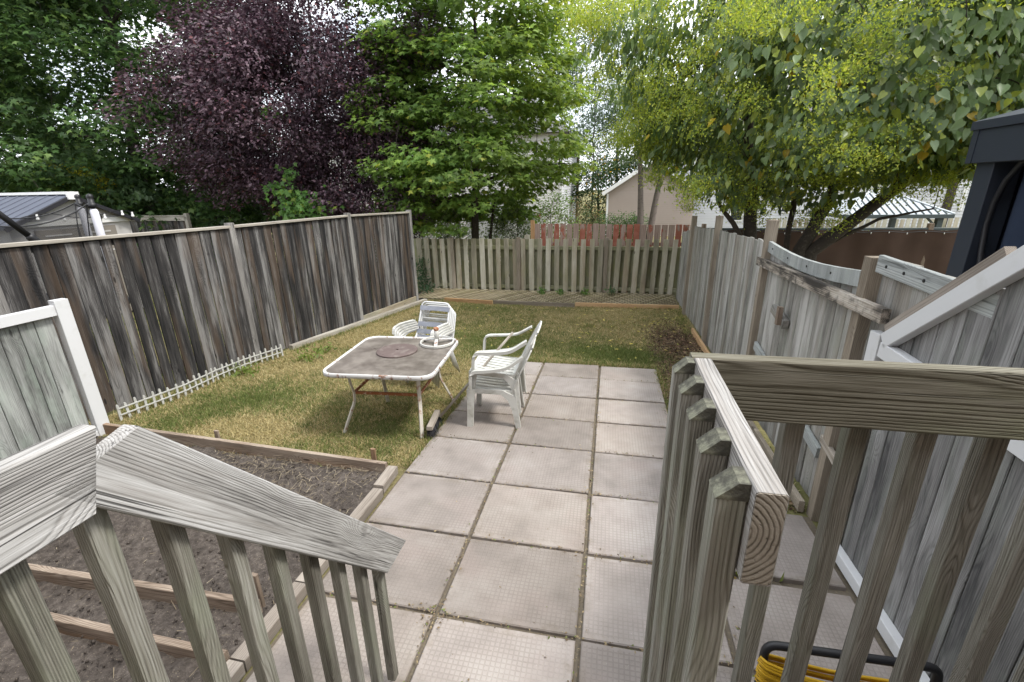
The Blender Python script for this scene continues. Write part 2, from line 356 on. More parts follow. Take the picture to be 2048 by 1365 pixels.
def groundmat():
    n = NT('thatch_and_soil'); p = n.geo()
    a = n.noise(p, .9, 5, .6); b = n.noise(p, 55, 5, .75); c_ = n.noise(p, 5, 4)
    c = n.ramp(n.math('ADD', n.math('MULTIPLY', b, .7), n.math('MULTIPLY', c_, .3)), [(.3, (.085, .075, .038)), (.5, (.19, .165, .08)), (.7, (.31, .27, .145))])
    c = n.mix(n.math('MULTIPLY', n.smooth(a, .4, .65), .55), c, (.13, .145, .05))
    n.bump(b, .6, .02); return n.fin(c, .95, spec=.1)
MAT['ground'] = groundmat()
def soilmat():
    n = NT('dry_crumbly_soil'); p = n.geo()
    b = n.noise(p, 26, 7, .75); a = n.noise(p, 2.2, 4)
    c = n.ramp(n.math('ADD', n.math('MULTIPLY', b, .75), n.math('MULTIPLY', a, .25)), [(.32, (.038, .032, .028)), (.5, (.092, .078, .068)), (.66, (.18, .155, .135))])
    st = n.vor(n.vm('MULTIPLY', p, (1, 1, .3)), 70); c = n.mix(n.smooth(st, .16, .1), c, (.27, .23, .17))
    n.bump(b, .9, .03); return n.fin(c, .95, spec=.1)
MAT['soil'] = soilmat()
MAT['sand'] = plain('joint_sand_and_dirt', (.13, .108, .08), .95, dirt=(.23, .19, .12), damt=.7, dscale=50, var=.3, bump=.6, world=True)
def slabmat():
    n = NT('waffle_concrete_slab'); p = n.obj(); r = n.rnd()
    sep = n.t.nodes.new('ShaderNodeSeparateXYZ'); n.put(sep.inputs[0], p)
    q = n.vm('ADD', p, n.vm('MULTIPLY', (40, 23, 31), n.mix(1.0, r, r)))
    def tri(s_): return n.math('ABSOLUTE', n.math('SUBTRACT', n.math('FRACT', n.math('MULTIPLY', s_, 1 / .0262)), .5))
    gx, gy = tri(sep.outputs[0]), tri(sep.outputs[1])
    ln = n.math('MAXIMUM', gx, gy)                       # .5 at a groove
    gr = n.smooth(ln, .33, .43)
    ax = n.smooth(n.math('ABSOLUTE', sep.outputs[0]), .362, .352); ay = n.smooth(n.math('ABSOLUTE', sep.outputs[1]), .280, .270)
    inn = n.math('MULTIPLY', ax, ay)
    wear = n.smooth(n.noise(q, 2.2, 4), .3, .62)
    gr = n.math('MULTIPLY', gr, inn)
    a = n.noise(q, 3.2, 5, .6); b = n.noise(q, 90, 4, .7)
    c = n.ramp(a, [(.25, (.215, .192, .178)), (.5, (.30, .268, .25)), (.75, (.37, .343, .323))])
    c = n.mix(n.math('MULTIPLY', n.smooth(n.noise(n.vm('ADD', q, (7, 7, 7)), 2.4, 3), .5, .7), .4), c, (.33, .277, .26))
    c = n.mix(n.math('MULTIPLY', n.smooth(n.noise(n.vm('ADD', q, (1, 9, 3)), 1.7, 4), .54, .74), .35), c, (.19, .173, .157))
    c = n.mix(n.math('MULTIPLY', n.math('SUBTRACT', b, .3), .35), c, (.26, .24, .22))
    c = n.mix(n.math('MULTIPLY', n.math('MULTIPLY', gr, wear), .30), c, (.17, .15, .13))
    eg = n.math('MAXIMUM', n.smooth(n.math('ABSOLUTE', sep.outputs[0]), .30, .385), n.smooth(n.math('ABSOLUTE', sep.outputs[1]), .225, .305))
    c = n.mix(n.math('MULTIPLY', n.math('MULTIPLY', eg, n.smooth(n.noise(n.vm('ADD', q, (3, 1, 8)), 9, 5, .7), .42, .66)), .6), c, (.19, .16, .125))
    sp = n.vor(q, 38); c = n.mix(n.math('MULTIPLY', n.smooth(sp, .055, .035), .65), c, (.66, .65, .62))
    c = n.mix(n.math('MULTIPLY', n.math('FRACT', n.math('MULTIPLY', r, 7.7)), .55), c, n.vm('MULTIPLY', c, (1.04, .99, .90)))
    br = n.math('ADD', .76, n.math('MULTIPLY', r, .42))
    c = n.mix(1.0, c, n.vm('MULTIPLY', c, n.mix(1.0, br, br)))
    h = n.math('ADD', n.math('MULTIPLY', gr, -1.0), n.math('MULTIPLY', b, .35)); n.bump(h, .45, .004)
    return n.fin(c, .9, spec=.2)
MAT['slab'] = slabmat()
def netmat():
    n = NT('black_trampoline_net'); n.fin((.02, .02, .024), .8)
    t = n.t.nodes.new('ShaderNodeBsdfTransparent'); m = n.t.nodes.new('ShaderNodeMixShader'); m.inputs[0].default_value = .45
    n.t.links.new(t.outputs[0], m.inputs[1]); n.t.links.new(n.bsdf.outputs[0], m.inputs[2]); n.t.links.new(m.outputs[0], n.out.inputs[0]); return n.m
MAT['net'] = netmat()

# ------------------------------------------------------------------ ground, soil, patio
def build_ground():
    xs = np.concatenate([[-300, -80, -30], np.linspace(-14, 14, 57), [30, 80, 300]]); ys = np.concatenate([[-60, -20], np.linspace(-9, 9, 55), [14, 22, 40, 90, 300]])
    X, Y = np.meshgrid(xs, ys); Zz = SLOPE * np.clip(Y, -9, 6) - .012
    Zz += np.where((abs(X) < 14) & (abs(Y) < 9), .008 * np.sin(X * 2.3 + Y) * np.sin(Y * 1.9), 0)
    V = np.stack([X, Y, Zz], -1).reshape(-1, 3); nx = len(xs)
    F = [(j * nx + i, j * nx + i + 1, (j + 1) * nx + i + 1, (j + 1) * nx + i) for j in range(len(ys) - 1) for i in range(nx - 1)]
    tag(np_mesh('ground', V, F, MAT['ground'], smooth=True), kind='structure')
build_ground()
BED = (-4.35, -0.90, -6.4, -3.05)
def build_soil():
    xs = np.arange(BED[0], BED[1] + .01, .025); ys = np.arange(-5.6, BED[3] + .01, .025)
    X, Y = np.meshgrid(xs, ys); h = np.zeros_like(X)
    for k, (fr, am) in enumerate([(1.7, .022), (4.1, .014), (9.3, .010), (19., .007)]):
        for j in range(4):
            a = rng.uniform(0, 6.28); h += am * .6 * np.sin(fr * (X * np.cos(a) + Y * np.sin(a)) * 2 + rng.uniform(0, 6.28))
    h = np.maximum(h, -.008) + np.abs(rng.normal(0, .007, X.shape)); Zz = SLOPE * Y + .012 + h
    nx = len(xs); V = np.stack([X, Y, Zz], -1).reshape(-1, 3)
    idx = np.arange(len(V)).reshape(X.shape)
    F = np.stack([idx[:-1, :-1], idx[:-1, 1:], idx[1:, 1:], idx[1:, :-1]], -1).reshape(-1, 4)
    tag(np_mesh('garden_soil', V, F, MAT['soil'], smooth=True), kind='structure')
build_soil()
def slab_mesh(wx, wy):
    a, b, c, t = wx / 2, wy / 2, .006, .05
    def rg_(i, z): return [(-a + i, -b + i, z), (a - i, -b + i, z), (a - i, b - i, z), (-a + i, b - i, z)]
    vs = rg_(0, -t) + rg_(0, -c) + rg_(c, 0)
    fs = [(3, 2, 1, 0), (8, 9, 10, 11)] + [(k * 4 + i, k * 4 + (i + 1) % 4, (k + 1) * 4 + (i + 1) % 4, (k + 1) * 4 + i) for k in (0, 1) for i in range(4)]
    me = bpy.data.meshes.new('slab'); me.from_pydata(vs, [], fs); me.materials.append(MAT['slab']); return me
SLABX = [(-.765, -.012), (.012, .775), (.800, 1.545)]
ROWY = [-.08, -.617, -1.225, -1.842, -2.440, -3.092, -3.735, -4.355, -4.98, -5.60]
def build_patio():
    def bedm(x0, x1, y0, y1): return [(x0, y0, SLOPE * y0 - .006), (x1, y0, SLOPE * y0 - .006), (x1, y1, SLOPE * y1 - .006), (x0, y1, SLOPE * y1 - .006)]
    mb = MB(); mb.add(bedm(-.79, 1.56, -5.7, -.07), [(0, 1, 2, 3)]); mb.add(bedm(1.56, 2.36, -5.7, -3.04), [(0, 1, 2, 3)])
    root = tag(mb.build('patio', MAT['sand']), kind='structure')
    rects = []
    for r_ in range(9):
        for (x0, x1) in SLABX: rects.append((x0, x1, ROWY[r_ + 1], ROWY[r_], 0))
    for y0, y1, dz in ((-3.735, -3.06, .012), (-4.36, -3.76, -.004), (-4.98, -4.385, .004), (-5.60, -5.0, 0)): rects.append((1.575, 2.30, y0, y1, dz))
    cache = {}
    for (x0, x1, y0, y1, dz) in rects:
        wx, wy = x1 - x0, y1 - y0 - .022
        k = (round(wx, 2), round(wy, 2))
        if k not in cache: cache[k] = slab_mesh(*k)
        cx, cy = (x0 + x1) / 2, (y0 + y1) / 2
        m = Matrix.Translation((cx, cy, SLOPE * cy + .018 + dz + random.uniform(-.006, .006))) @ Matrix.Rotation(math.atan(SLOPE) + random.uniform(-.011, .011), 4, 'X') @ Matrix.Rotation(random.uniform(-.009, .009), 4, 'Y') @ Matrix.Rotation(random.uniform(-.011, .011), 4, 'Z')
        link('slab', cache[k], root, m)
build_patio()

# ------------------------------------------------------------------ fences
def fence_line(A, B): 
    A, B = Vector((A[0], A[1], 0)), Vector((B[0], B[1], 0)); d = (B - A); L = d.length; d.normalize(); return A, d, L, Vector((-d.y, d.x, 0))
def on(A, d, s, z, nrm=None, off=0.0):
    p = A + d * s + (nrm * off if nrm is not None else Vector((0, 0, 0))); p.z = z; return p

def left_fence():
    pts = [(-4.70, -5.6), (-4.595, -3.15), (-4.235, -.70), (-3.863, 1.64), (-3.555, 3.62)]
    root = thing('privacy_fence', 'tall dark streaked plank fence with flat cap beyond the picket edging', 'fence', (-4.2, 0, 0))
    htop = [1.86, 1.88, 1.945, 2.03, 2.055]; 
    for s in range(4):
        A, d, L, nr = fence_line(pts[s], pts[s + 1]); nr = -nr            # towards the yard (+x)
        n = int(round(L / .142)); wds = [random.uniform(.8, 1.2) for _ in range(n)]; sc = (L - .09) / sum(wds); pos = .045
        step = .045 if s in (2,) else 0
        for k in range(n):
            wd_ = wds[k] * sc; c = pos + wd_ / 2; pos += wd_; y = A.y + d.y * c
            gap = .009 if random.random() < .8 else .015
            if s == 1 and k in (6, 9): gap = .022
            fr = c / L; top = gz(y) + htop[s] * (1 - fr) + htop[s + 1] * fr - .03
            bot = gz(y) + .03 + (.05 if s == 3 else 0)
            tl = random.uniform(-.006, .006)
            board('board', on(A, d, c + tl, bot, nr, random.uniform(-.008, .008)), on(A, d, c - tl, top, nr, random.uniform(-.008, .008)), round(wd_ - gap, 3), .018, d, MAT['w_left'], root)
        a = on(A, d, .03 if s else 0, gz(A.y) + htop[s]); b = on(A, d, L - .03, gz(A.y + d.y * L) + htop[s + 1])
        board('cap', a, b, .095, .034, nr, MAT['w_cap'], root)
        board('rail', a - Vector((0, 0, .055)) - nr * .028, b - Vector((0, 0, .055)) - nr * .028, .07, .036, Vector((0, 0, 1)), MAT['w_left'], root)
        board('rail', on(A, d, 0, gz(A.y) + .3, nr, -.03), on(A, d, L, gz(A.y + d.y * L) + .3, nr, -.03), .085, .036, Vector((0, 0, 1)), MAT['w_left'], root)
        p = on(A, d, L, gz(pts[s + 1][1]) - .05)
        board('post', p, p + Vector((0, 0, htop[s + 1] + .10)), .088, .088, d, MAT['w_postgrey'], root)
    # kickboard and timber at the foot of the far sections
    A, d, L, nr = fence_line(pts[3], pts[4]); nr = -nr
    board('kickboard', on(A, d, .05, gz(A.y) + .06, nr, .02), on(A, d, L, gz(pts[4][1]) + .1, nr, .02), .14, .03, Vector((0, 0, 1)), MAT['w_back'], root)
    t = board('edging_timber', Vector((-4.08, -.15, gz(-.15) + .03)), Vector((-3.36, 3.72, gz(3.72) + .04)), .09, .085, Vector((1, 0, 0)), MAT['w_cap'])
    tag(t, 'long grey timber on the lawn at the foot of the dark fence', 'timber')
left_fence()

def back_fence():
    x0, x1, yb = -4.02, 2.40, 4.88
    root = thing('shadowbox_fence', 'low pale grey shadowbox fence with spaced boards across the end of the lawn', 'fence', (-.6, yb, gz(yb)))
    z0 = gz(yb)
    for k, xp in enumerate([-3.02, -1.33, .757]):
        board('post', (xp, yb - .03, z0 - .02), (xp, yb - .03, z0 + 1.43), .085, .085, (1, 0, 0), MAT['w_post'], root)
    for h in (1.18, .22): board('rail', (x0, yb + .035, z0 + h), (x1, yb + .035, z0 + h), .085, .06, (0, 0, 1), MAT['w_backdark'], root)
    n = 31; sp = (x1 - x0) / n
    for k in range(n):
        x = x0 + sp * (k + .5)
        if min(abs(x - xp) for xp in (-3.02, -1.33, .757)) < .065: x += .075
        top = z0 + 1.40 + random.uniform(-.012, .012); lean = random.uniform(-.012, .012) - (.03 if k > 22 else 0)
        board('board', (x + lean, yb - .008, z0 + .08 + random.uniform(-.02, .02)), (x, yb - .008, top), .118 + .008 * random.choice((-1, 0, 1)), .018, (1, 0, 0), MAT['w_back'], root)
    for k in range(n + 1):
        x = x0 + sp * k
        board('back_board', (x, yb + .075, z0 + .05), (x, yb + .075, z0 + 1.20 + random.uniform(-.01, .01)) if x > -.75 else (x, yb + .075, z0 + 1.385), .128, .018, (1, 0, 0), MAT['w_backdark'], root)
back_fence()

def red_fence():
    y = 5.32; a = D(1066, 448, y); b = D(1392, 450, y)
    root = thing('peeling_fence', 'fence of vertical boards with peeling red paint rising behind the shadowbox fence', 'fence', (a.x, y, gz(y)))
    n = 24; sp = (b.x - a.x) / n
    for k in range(n):
        x = a.x + .07 + sp * k + .04; tz = a.z + (b.z - a.z) * k / n + random.uniform(-.012, .008)
        board('board', (x + random.uniform(-.008, .008), y, gz(y) + .05), (x, y, tz), .135, .018, (1, 0, 0), MAT['w_red'], root)
    for h in (.5, 1.25): board('rail', (a.x, y + .03, gz(y) + h), (b.x, y + .03, gz(y) + h), .085, .036, (0, 0, 1), MAT['w_red'], root)
    board('post', (a.x - .01, y, gz(y)), (a.x - .01, y, a.z + .09), .09, .09, (1, 0, 0), MAT['w_new'], root, top=.05)
    board('side_board', (a.x - .17, y + .1, gz(y)), (a.x - .17, y + .1, a.z - .28), .13, .03, (1, 0, 0), MAT['w_back'], root)
red_fence()

def right_fence():
    X = 2.42
    root = thing('plank_fence', 'silver grey plank fence with tan posts and a barred gate along the patio', 'fence', (X, 0, 0))
    def run(ya, yb_, ha, hb, wm, seg):
        n = max(1, int(round(abs(yb_ - ya) / wm))); sp = (yb_ - ya) / n
        for k in range(n):
            y = ya + sp * (k + .5); fr = (k + .5) / n; h = ha + (hb - ha) * fr
            if seg == 'gate': h -= .05 * math.sin(fr * math.pi)
            tl = random.uniform(-.008, .008)
            board('board', (X + random.uniform(-.006, .006), y + tl, gz(y) + .04), (X + random.uniform(-.006, .006), y - tl, gz(y) + h + random.uniform(-.01, .01)), round(abs(sp) - .007, 3), .018, (0, 1, 0), MAT['w_right'], root)
    run(4.85, 3.4, 1.55, 1.70, .13, 'a'); run(3.35, 1.30, 1.76, 1.80, .13, 'a'); run(1.20, -1.05, 1.80, 1.80, .135, 'a')
    run(-1.14, -2.96, 1.80, 1.76, .152, 'gate'); run(-3.09, -4.4, 1.88, 1.80, .155, 'b'); run(-4.4, -7.5, 1.80, 1.80, .15, 'b')
    for y, h in ((3.38, 1.95), (1.25, 2.0), (-1.10, 2.02), (-3.03, 1.87)):
        board('post', (X - .02, y, gz(y) - .05), (X - .02, y, gz(y) + h), .09, .09, (0, 1, 0), MAT['w_post'], root)
    # top rails nailed on the gate and on the panel by the patio
    pts = [Vector((X - .03, -1.16 - 1.78 * t, gz(-1.16 - 1.78 * t) + 1.77 - .045 * t - .05 * math.sin(t * math.pi))) for t in [i / 6 for i in range(7)]]
    mb = MB(); mb.strip(pts, .10, .03, (0, 0, 1)); mw = Matrix.Translation(pts[0])
    mb.v = [tuple(Vector(v) - pts[0]) for v in mb.v]; mb.build('gate_rail', MAT['w_gate'], root, mw)
    board('panel_rail', (X - .03, -3.1, gz(-3.1) + 1.84), (X - .03, -4.0, gz(-4.) + 1.775), .10, .03, (0, 0, 1), MAT['w_gate'], root)
    for y, h in [(-1.3 - .42 * k, 1.77 - .0106 * k - .05 * math.sin((.14 + .42 * k) / 1.78 * math.pi)) for k in range(4)] + [(-3.2 - .17 * k, 1.833 - .0123 * k) for k in range(5)]:
        mb = MB(); mb.tube([(X - .045, y, gz(y) + h), (X - .049, y, gz(y) + h)], .009, 8); mb.build('bolt', MAT['black'], root)
    board('gate_bar', (X - .055, -.97, gz(-1) + 1.605), (X - .075, -3.36, gz(-3.36) + 1.58), .085, .045, (0, 0, 1), MAT['w_mould'], root)
    board('gate_rail', (X - .03, -1.2, gz(-1.2) + .75), (X - .03, -2.9, gz(-2.9) + .45), .09, .03, (0, 0, 1), MAT['w_gate'], root)
    l = board('latch', (X - .045, -1.60, gz(-1.6) + 1.24), (X - .045, -1.93, gz(-1.93) + 1.16), .08, .05, (0, 0, 1), MAT['w_right'], root)
    board('latch_block', (X - .09, -1.88, gz(-1.9) + 1.15), (X - .09, -1.88, gz(-1.9) + 1.31), .05, .04, (0, 1, 0), MAT['w_bed'], l)
    board('cross_bar', (X - .05, -2.95, gz(-3) + .60), (X - .05, -3.25, gz(-3.2) + .53), .06, .03, (0, 0, 1), MAT['w_mould'], root)
    t = board('edging_timber', (2.33, 1.95, gz(1.9) + .045), (2.33, .2, gz(.2) + .045), .09, .04, (0, 0, 1), MAT['w_new'])
    tag(t, 'tan board on edge at the foot of the silver fence past the gate', 'timber')
    t = board('edging_timber', (2.31, -1.25, gz(-1.2) + .05), (2.31, -3.0, gz(-3) + .05), .09, .04, (0, 0, 1), MAT['w_post'])
    tag(t, 'tan timber lying along the foot of the fence gate', 'timber')
right_fence()

def vinyl_panel_right():
    X = 2.35
    root = thing('framed_panel_fence', 'grey board panel in a white frame with a rising diagonal top beside the cord', 'panel', (X, -4, gz(-4)))
    bottom = lambda y: gz(y) + .06
    def zmid(y): return 1.53 - (-3.36 - y) * .10
    def zdiag(y): return 1.56 + (-3.40 - y) * .80
    board('post', (X, -3.36, gz(-3.3)), (X, -3.34, 1.60), .10, .05, (0, 1, 0), MAT['vinyl'], root)
    board('bottom_rail', (X, -3.42, bottom(-3.42)), (X, -6.2, bottom(-6.2)), .075, .05, (0, 0, 1), MAT['vinyl'], root)
    board('middle_rail', (X, -3.41, zmid(-3.41)), (X, -6.2, zmid(-3.41) - .10), .085, .05, (0, 0, 1), MAT['vinyl'], root)
    board('diagonal_rail', (X, -3.42, zdiag(-3.42)), (X, -4.75, zdiag(-4.75)), .085, .05, (0, 0, 1), MAT['vinyl'], root)
    board('diagonal_brace', (X + .004, -3.40, zdiag(-3.40) + .078), (X + .004, -4.02, zdiag(-4.02) + .082), .05, .04, (0, 0, 1), MAT['w_block'], root)
    y = -3.44; k = 0
    while y > -6.2:
        yc = y - .07
        top = min(zdiag(yc) + .0, 2.62)
        board('board', (X + .035, yc, gz(yc) + .03), (X + .035, yc, top), .136, .018, (0, 1, 0), MAT['w_panel'], root); y -= .143
    board('kickboard', (X + .03, -3.3, gz(-3.3) - .0), (X + .03, -6.2, gz(-6.2) - .0), .09, .05, (0, 0, 1), MAT['w_bed'], root)
vinyl_panel_right()
def vinyl_panel_left():
    # stands just in front of the dark fence
    b = G(208, 868); t = D(122, 600, b.y); h = t.z - gz(b.y)
    d = Vector((-.13, -1, 0)).normalized()
    root = thing('framed_panel_fence', 'short pale board panel in a white frame standing against the dark fence', 'panel', (b.x, b.y, gz(b.y)))
    board('post', (b.x, b.y, gz(b.y) - .03), (b.x, b.y, gz(b.y) + h), .11, .09, d, MAT['vinyl'], root)
    e = Vector((b.x, b.y, 0)) + d * 2.3
    def P(s, z): q = Vector((b.x, b.y, 0)) + d * s; q.z = gz(q.y) + z; return q
    board('top_rail', P(.05, h - .09), P(2.3, h - .22), .095, .06, (0, 0, 1), MAT['vinyl'], root)
    board('bottom_rail', P(.05, .03), P(2.3, .03), .07, .06, (0, 0, 1), MAT['vinyl'], root)
    s = .07
    while s < 2.2:
        wd_ = random.choice((.11, .135, .15)); q = P(s + wd_ / 2, .05) + Vector((-.035, 0, 0)); q2 = P(s + wd_ / 2, h - .09 - .05 * s) + Vector((-.035, 0, 0))
        board('board', q, q2, wd_ - .005, .018, d, MAT['w_pale'], root); s += wd_
vinyl_panel_left()

# ------------------------------------------------------------------ back edge: lattice and boards on the ground
def lattice():
    root = thing('wooden_lattice', 'old brown wooden lattice lying on the ground before the shadowbox fence', 'lattice', (-.6, 4.4, gz(4.4)))
    x0, x1, y0, y1 = -3.75, 2.36, 4.02, 4.84
    def zz(y): return gz(y) + .03 + .10 * (y - y0) / (y1 - y0)
    Hh = y1 - y0
    for lay in (0, 1):
        sgn = 1 if lay else -1; x = x0 - Hh
        while x < x1 + Hh:
            # line (x + t, y0 + t) or mirrored; clip to rectangle
            pa = [x, y0] if sgn > 0 else [x, y1]; pb = [x + Hh, y1] if sgn > 0 else [x + Hh, y0]
            t0 = max(0, (x0 - pa[0]) / Hh); t1 = min(1, (x1 - pa[0]) / Hh)
            if t1 - t0 > .12:
                a = [pa[0] + Hh * t0, pa[1] + (pb[1] - pa[1]) * t0]; b = [pa[0] + Hh * t1, pa[1] + (pb[1] - pa[1]) * t1]
                A = Vector((a[0], a[1], zz(a[1]) + .009 * lay)); B = Vector((b[0], b[1], zz(b[1]) + .009 * lay)); m, L = frame(A, B, (0, 0, 1))
                dd = (B - A).normalized(); side = dd.cross(Vector((0, 0, 1)))
                board('lath', A, B, .034, .008, side, MAT['w_lath'], root)
            x += .115
lattice()
mb = MB(); mb.add([(-4.0, 3.93, gz(3.93) + .004), (2.38, 3.98, gz(3.98) + .004), (2.38, 4.95, gz(4.95) + .004), (-4.0, 4.95, gz(4.95) + .004)], [(0, 1, 2, 3)]); tag(mb.build('border_soil', MAT['soil']), kind='structure')
for px, mt, lb in ((((890, 603), (985, 609)), 'w_new', 'short tan edging board by the dark fence end of the lattice'), (((987, 608), (1149, 615)), 'w_post', 'brown edging board between the two tan ones along the lattice'), (((1150, 613), (1357, 619)), 'w_new', 'long fresh tan edging board along the lattice near the silver fence')):
    a, b = G(*px[0]), G(*px[1]); a.z = gz(a.y) + .04; b.z = gz(b.y) + .04
    tag(board('edging_board', a, b, .095, .038, (0, 0, 1), MAT[mt]), lb, 'board')

# ------------------------------------------------------------------ garden bed boards and stakes
def bed():
    def bd(u0, v0, u1, v1, lb, mt='w_bed', wdt=.10, z=.05, th=.038):
        a, b = G(u0, v0), G(u1, v1); a.z = gz(a.y) + z; b.z = gz(b.y) + z
        return tag(board('garden_board', a, b, wdt, th, (0, 0, 1), MAT[mt]), lb, 'board')
    a = Vector((-4.15, -2.99, gz(-3) + .06)); b = Vector((-.91, -3.13, gz(-3.1) + .06))
    tag(board('garden_board', a, b, .12, .038, (0, 0, 1), MAT['w_bed']), 'long dark board on edge between the lawn and the garden soil', 'board')
    bd(45, 1155, 522, 1232, 'brown board across the soil bed with a stake at its end', wdt=.11)
    bd(72, 1250, 458, 1336, 'orange stained board across the soil bed closest to the stairs', wdt=.10)
    bd(30, 1140, 62, 1165, 'short board stub meeting the brown board at the stake', wdt=.10)
    def stake(u, v, h, lb, lean=(0, 0)):
        p = G(u, v); tag(board('garden_stake', (p.x, p.y, gz(p.y) - .02), (p.x + lean[0], p.y + lean[1], gz(p.y) + h), .042, .022, (1, 0, 0), MAT['w_bed']), lb, 'stake')
    stake(440, 893, .17, 'small stake on the lawn side of the dark bed board close to the handrail')
    stake(751, 938, .20, 'stake on the lawn side of the dark bed board at its patio end')
    stake(72, 1182, .22, 'stake at the far end of the brown board in the soil', (-.02, 0))
    stake(524, 1215, .24, 'stake at the patio end of the brown board in the soil')
    stake(83, 1228, .13, 'thin stake in the soil between the brown and the orange board', (-.03, 0))
    # concrete edging blocks between soil and slabs
    ys = [(-3.12, -3.40), (-3.41, -3.86), (-3.87, -4.35), (-4.36, -4.84), (-4.85, -5.32)]
    lbs = ['short tan edging block at the lawn corner of the soil bed', 'edging block beside the slabs next to the corner block', 'edging block between soil and slabs half hidden by the handrail', 'edging block between soil and slabs beside the brown board', 'edging block between soil and slabs at the foot of the stairs']
    for k, ((ya, yb_), lb) in enumerate(zip(ys, lbs)):
        z = .03 + (.022 if k == 0 else 0)
        tag(board('edging_block', (-.845 - .012 * (k == 0), ya, gz(ya) + z), (-.845, yb_, gz(yb_) + z), .085, .075, (1, 0, 0), MAT['w_block']), lb, 'edging block')
bed()

# ------------------------------------------------------------------ white picket edging
def pickets():
    P = [(-4.23, -2.72), (-4.13, -2.0), (-4.17, -1.5), (-4.14, -1.05), (-4.0, -.45)]
    root = thing('picket_edging', 'little white plastic picket edging at the foot of the dark fence', 'edging', (-4.15, -1.6, gz(-1.6)))
    segs = []
    for a, b in zip(P[:-1], P[1:]): segs.append((Vector((*a, 0)), Vector((*b, 0))))
    tot = sum((b - a).length for a, b in segs); n = 27; k = 0
    def at(s):
        for a, b in segs:
            L = (b - a).length
            if s <= L + 1e-6: q = a + (b - a) * (s / L); return q, (b - a).normalized()
            s -= L
        return segs[-1][1], (segs[-1][1] - segs[-1][0]).normalized()
    for k in range(n):
        q, d = at(tot * k / (n - 1)); z = gz(q.y); t = random.uniform(-.012, .012)
        ln = random.uniform(-.015, .015)
        mb = MB(); h = .20; w_ = .0125
        mb.add([(x, y, zz) for y in (-.006, .006) for x, zz in ((-w_, 0), (w_, 0), (w_, h - .02), (w_ * .5, h), (-w_ * .5, h), (-w_, h - .02))],
               [(0, 1, 2, 3, 4, 5), (11, 10, 9, 8, 7, 6)] + [(i, i + 6, (i + 1) % 6 + 6, (i + 1) % 6) for i in range(6)])
        m, _ = frame((q.x, q.y, z - .01 + t), (q.x + ln, q.y + ln, z + .3 + t), d)
        mb.build('picket', MAT['oldplastic'], root, m)
    for h in (.065, .14):
        for a, b in segs:
            board('rail', (a.x + .008, a.y, gz(a.y) + h), (b.x + .008, b.y, gz(b.y) + h), .016, .008, (0, 0, 1), MAT['oldplastic'], root)
pickets()

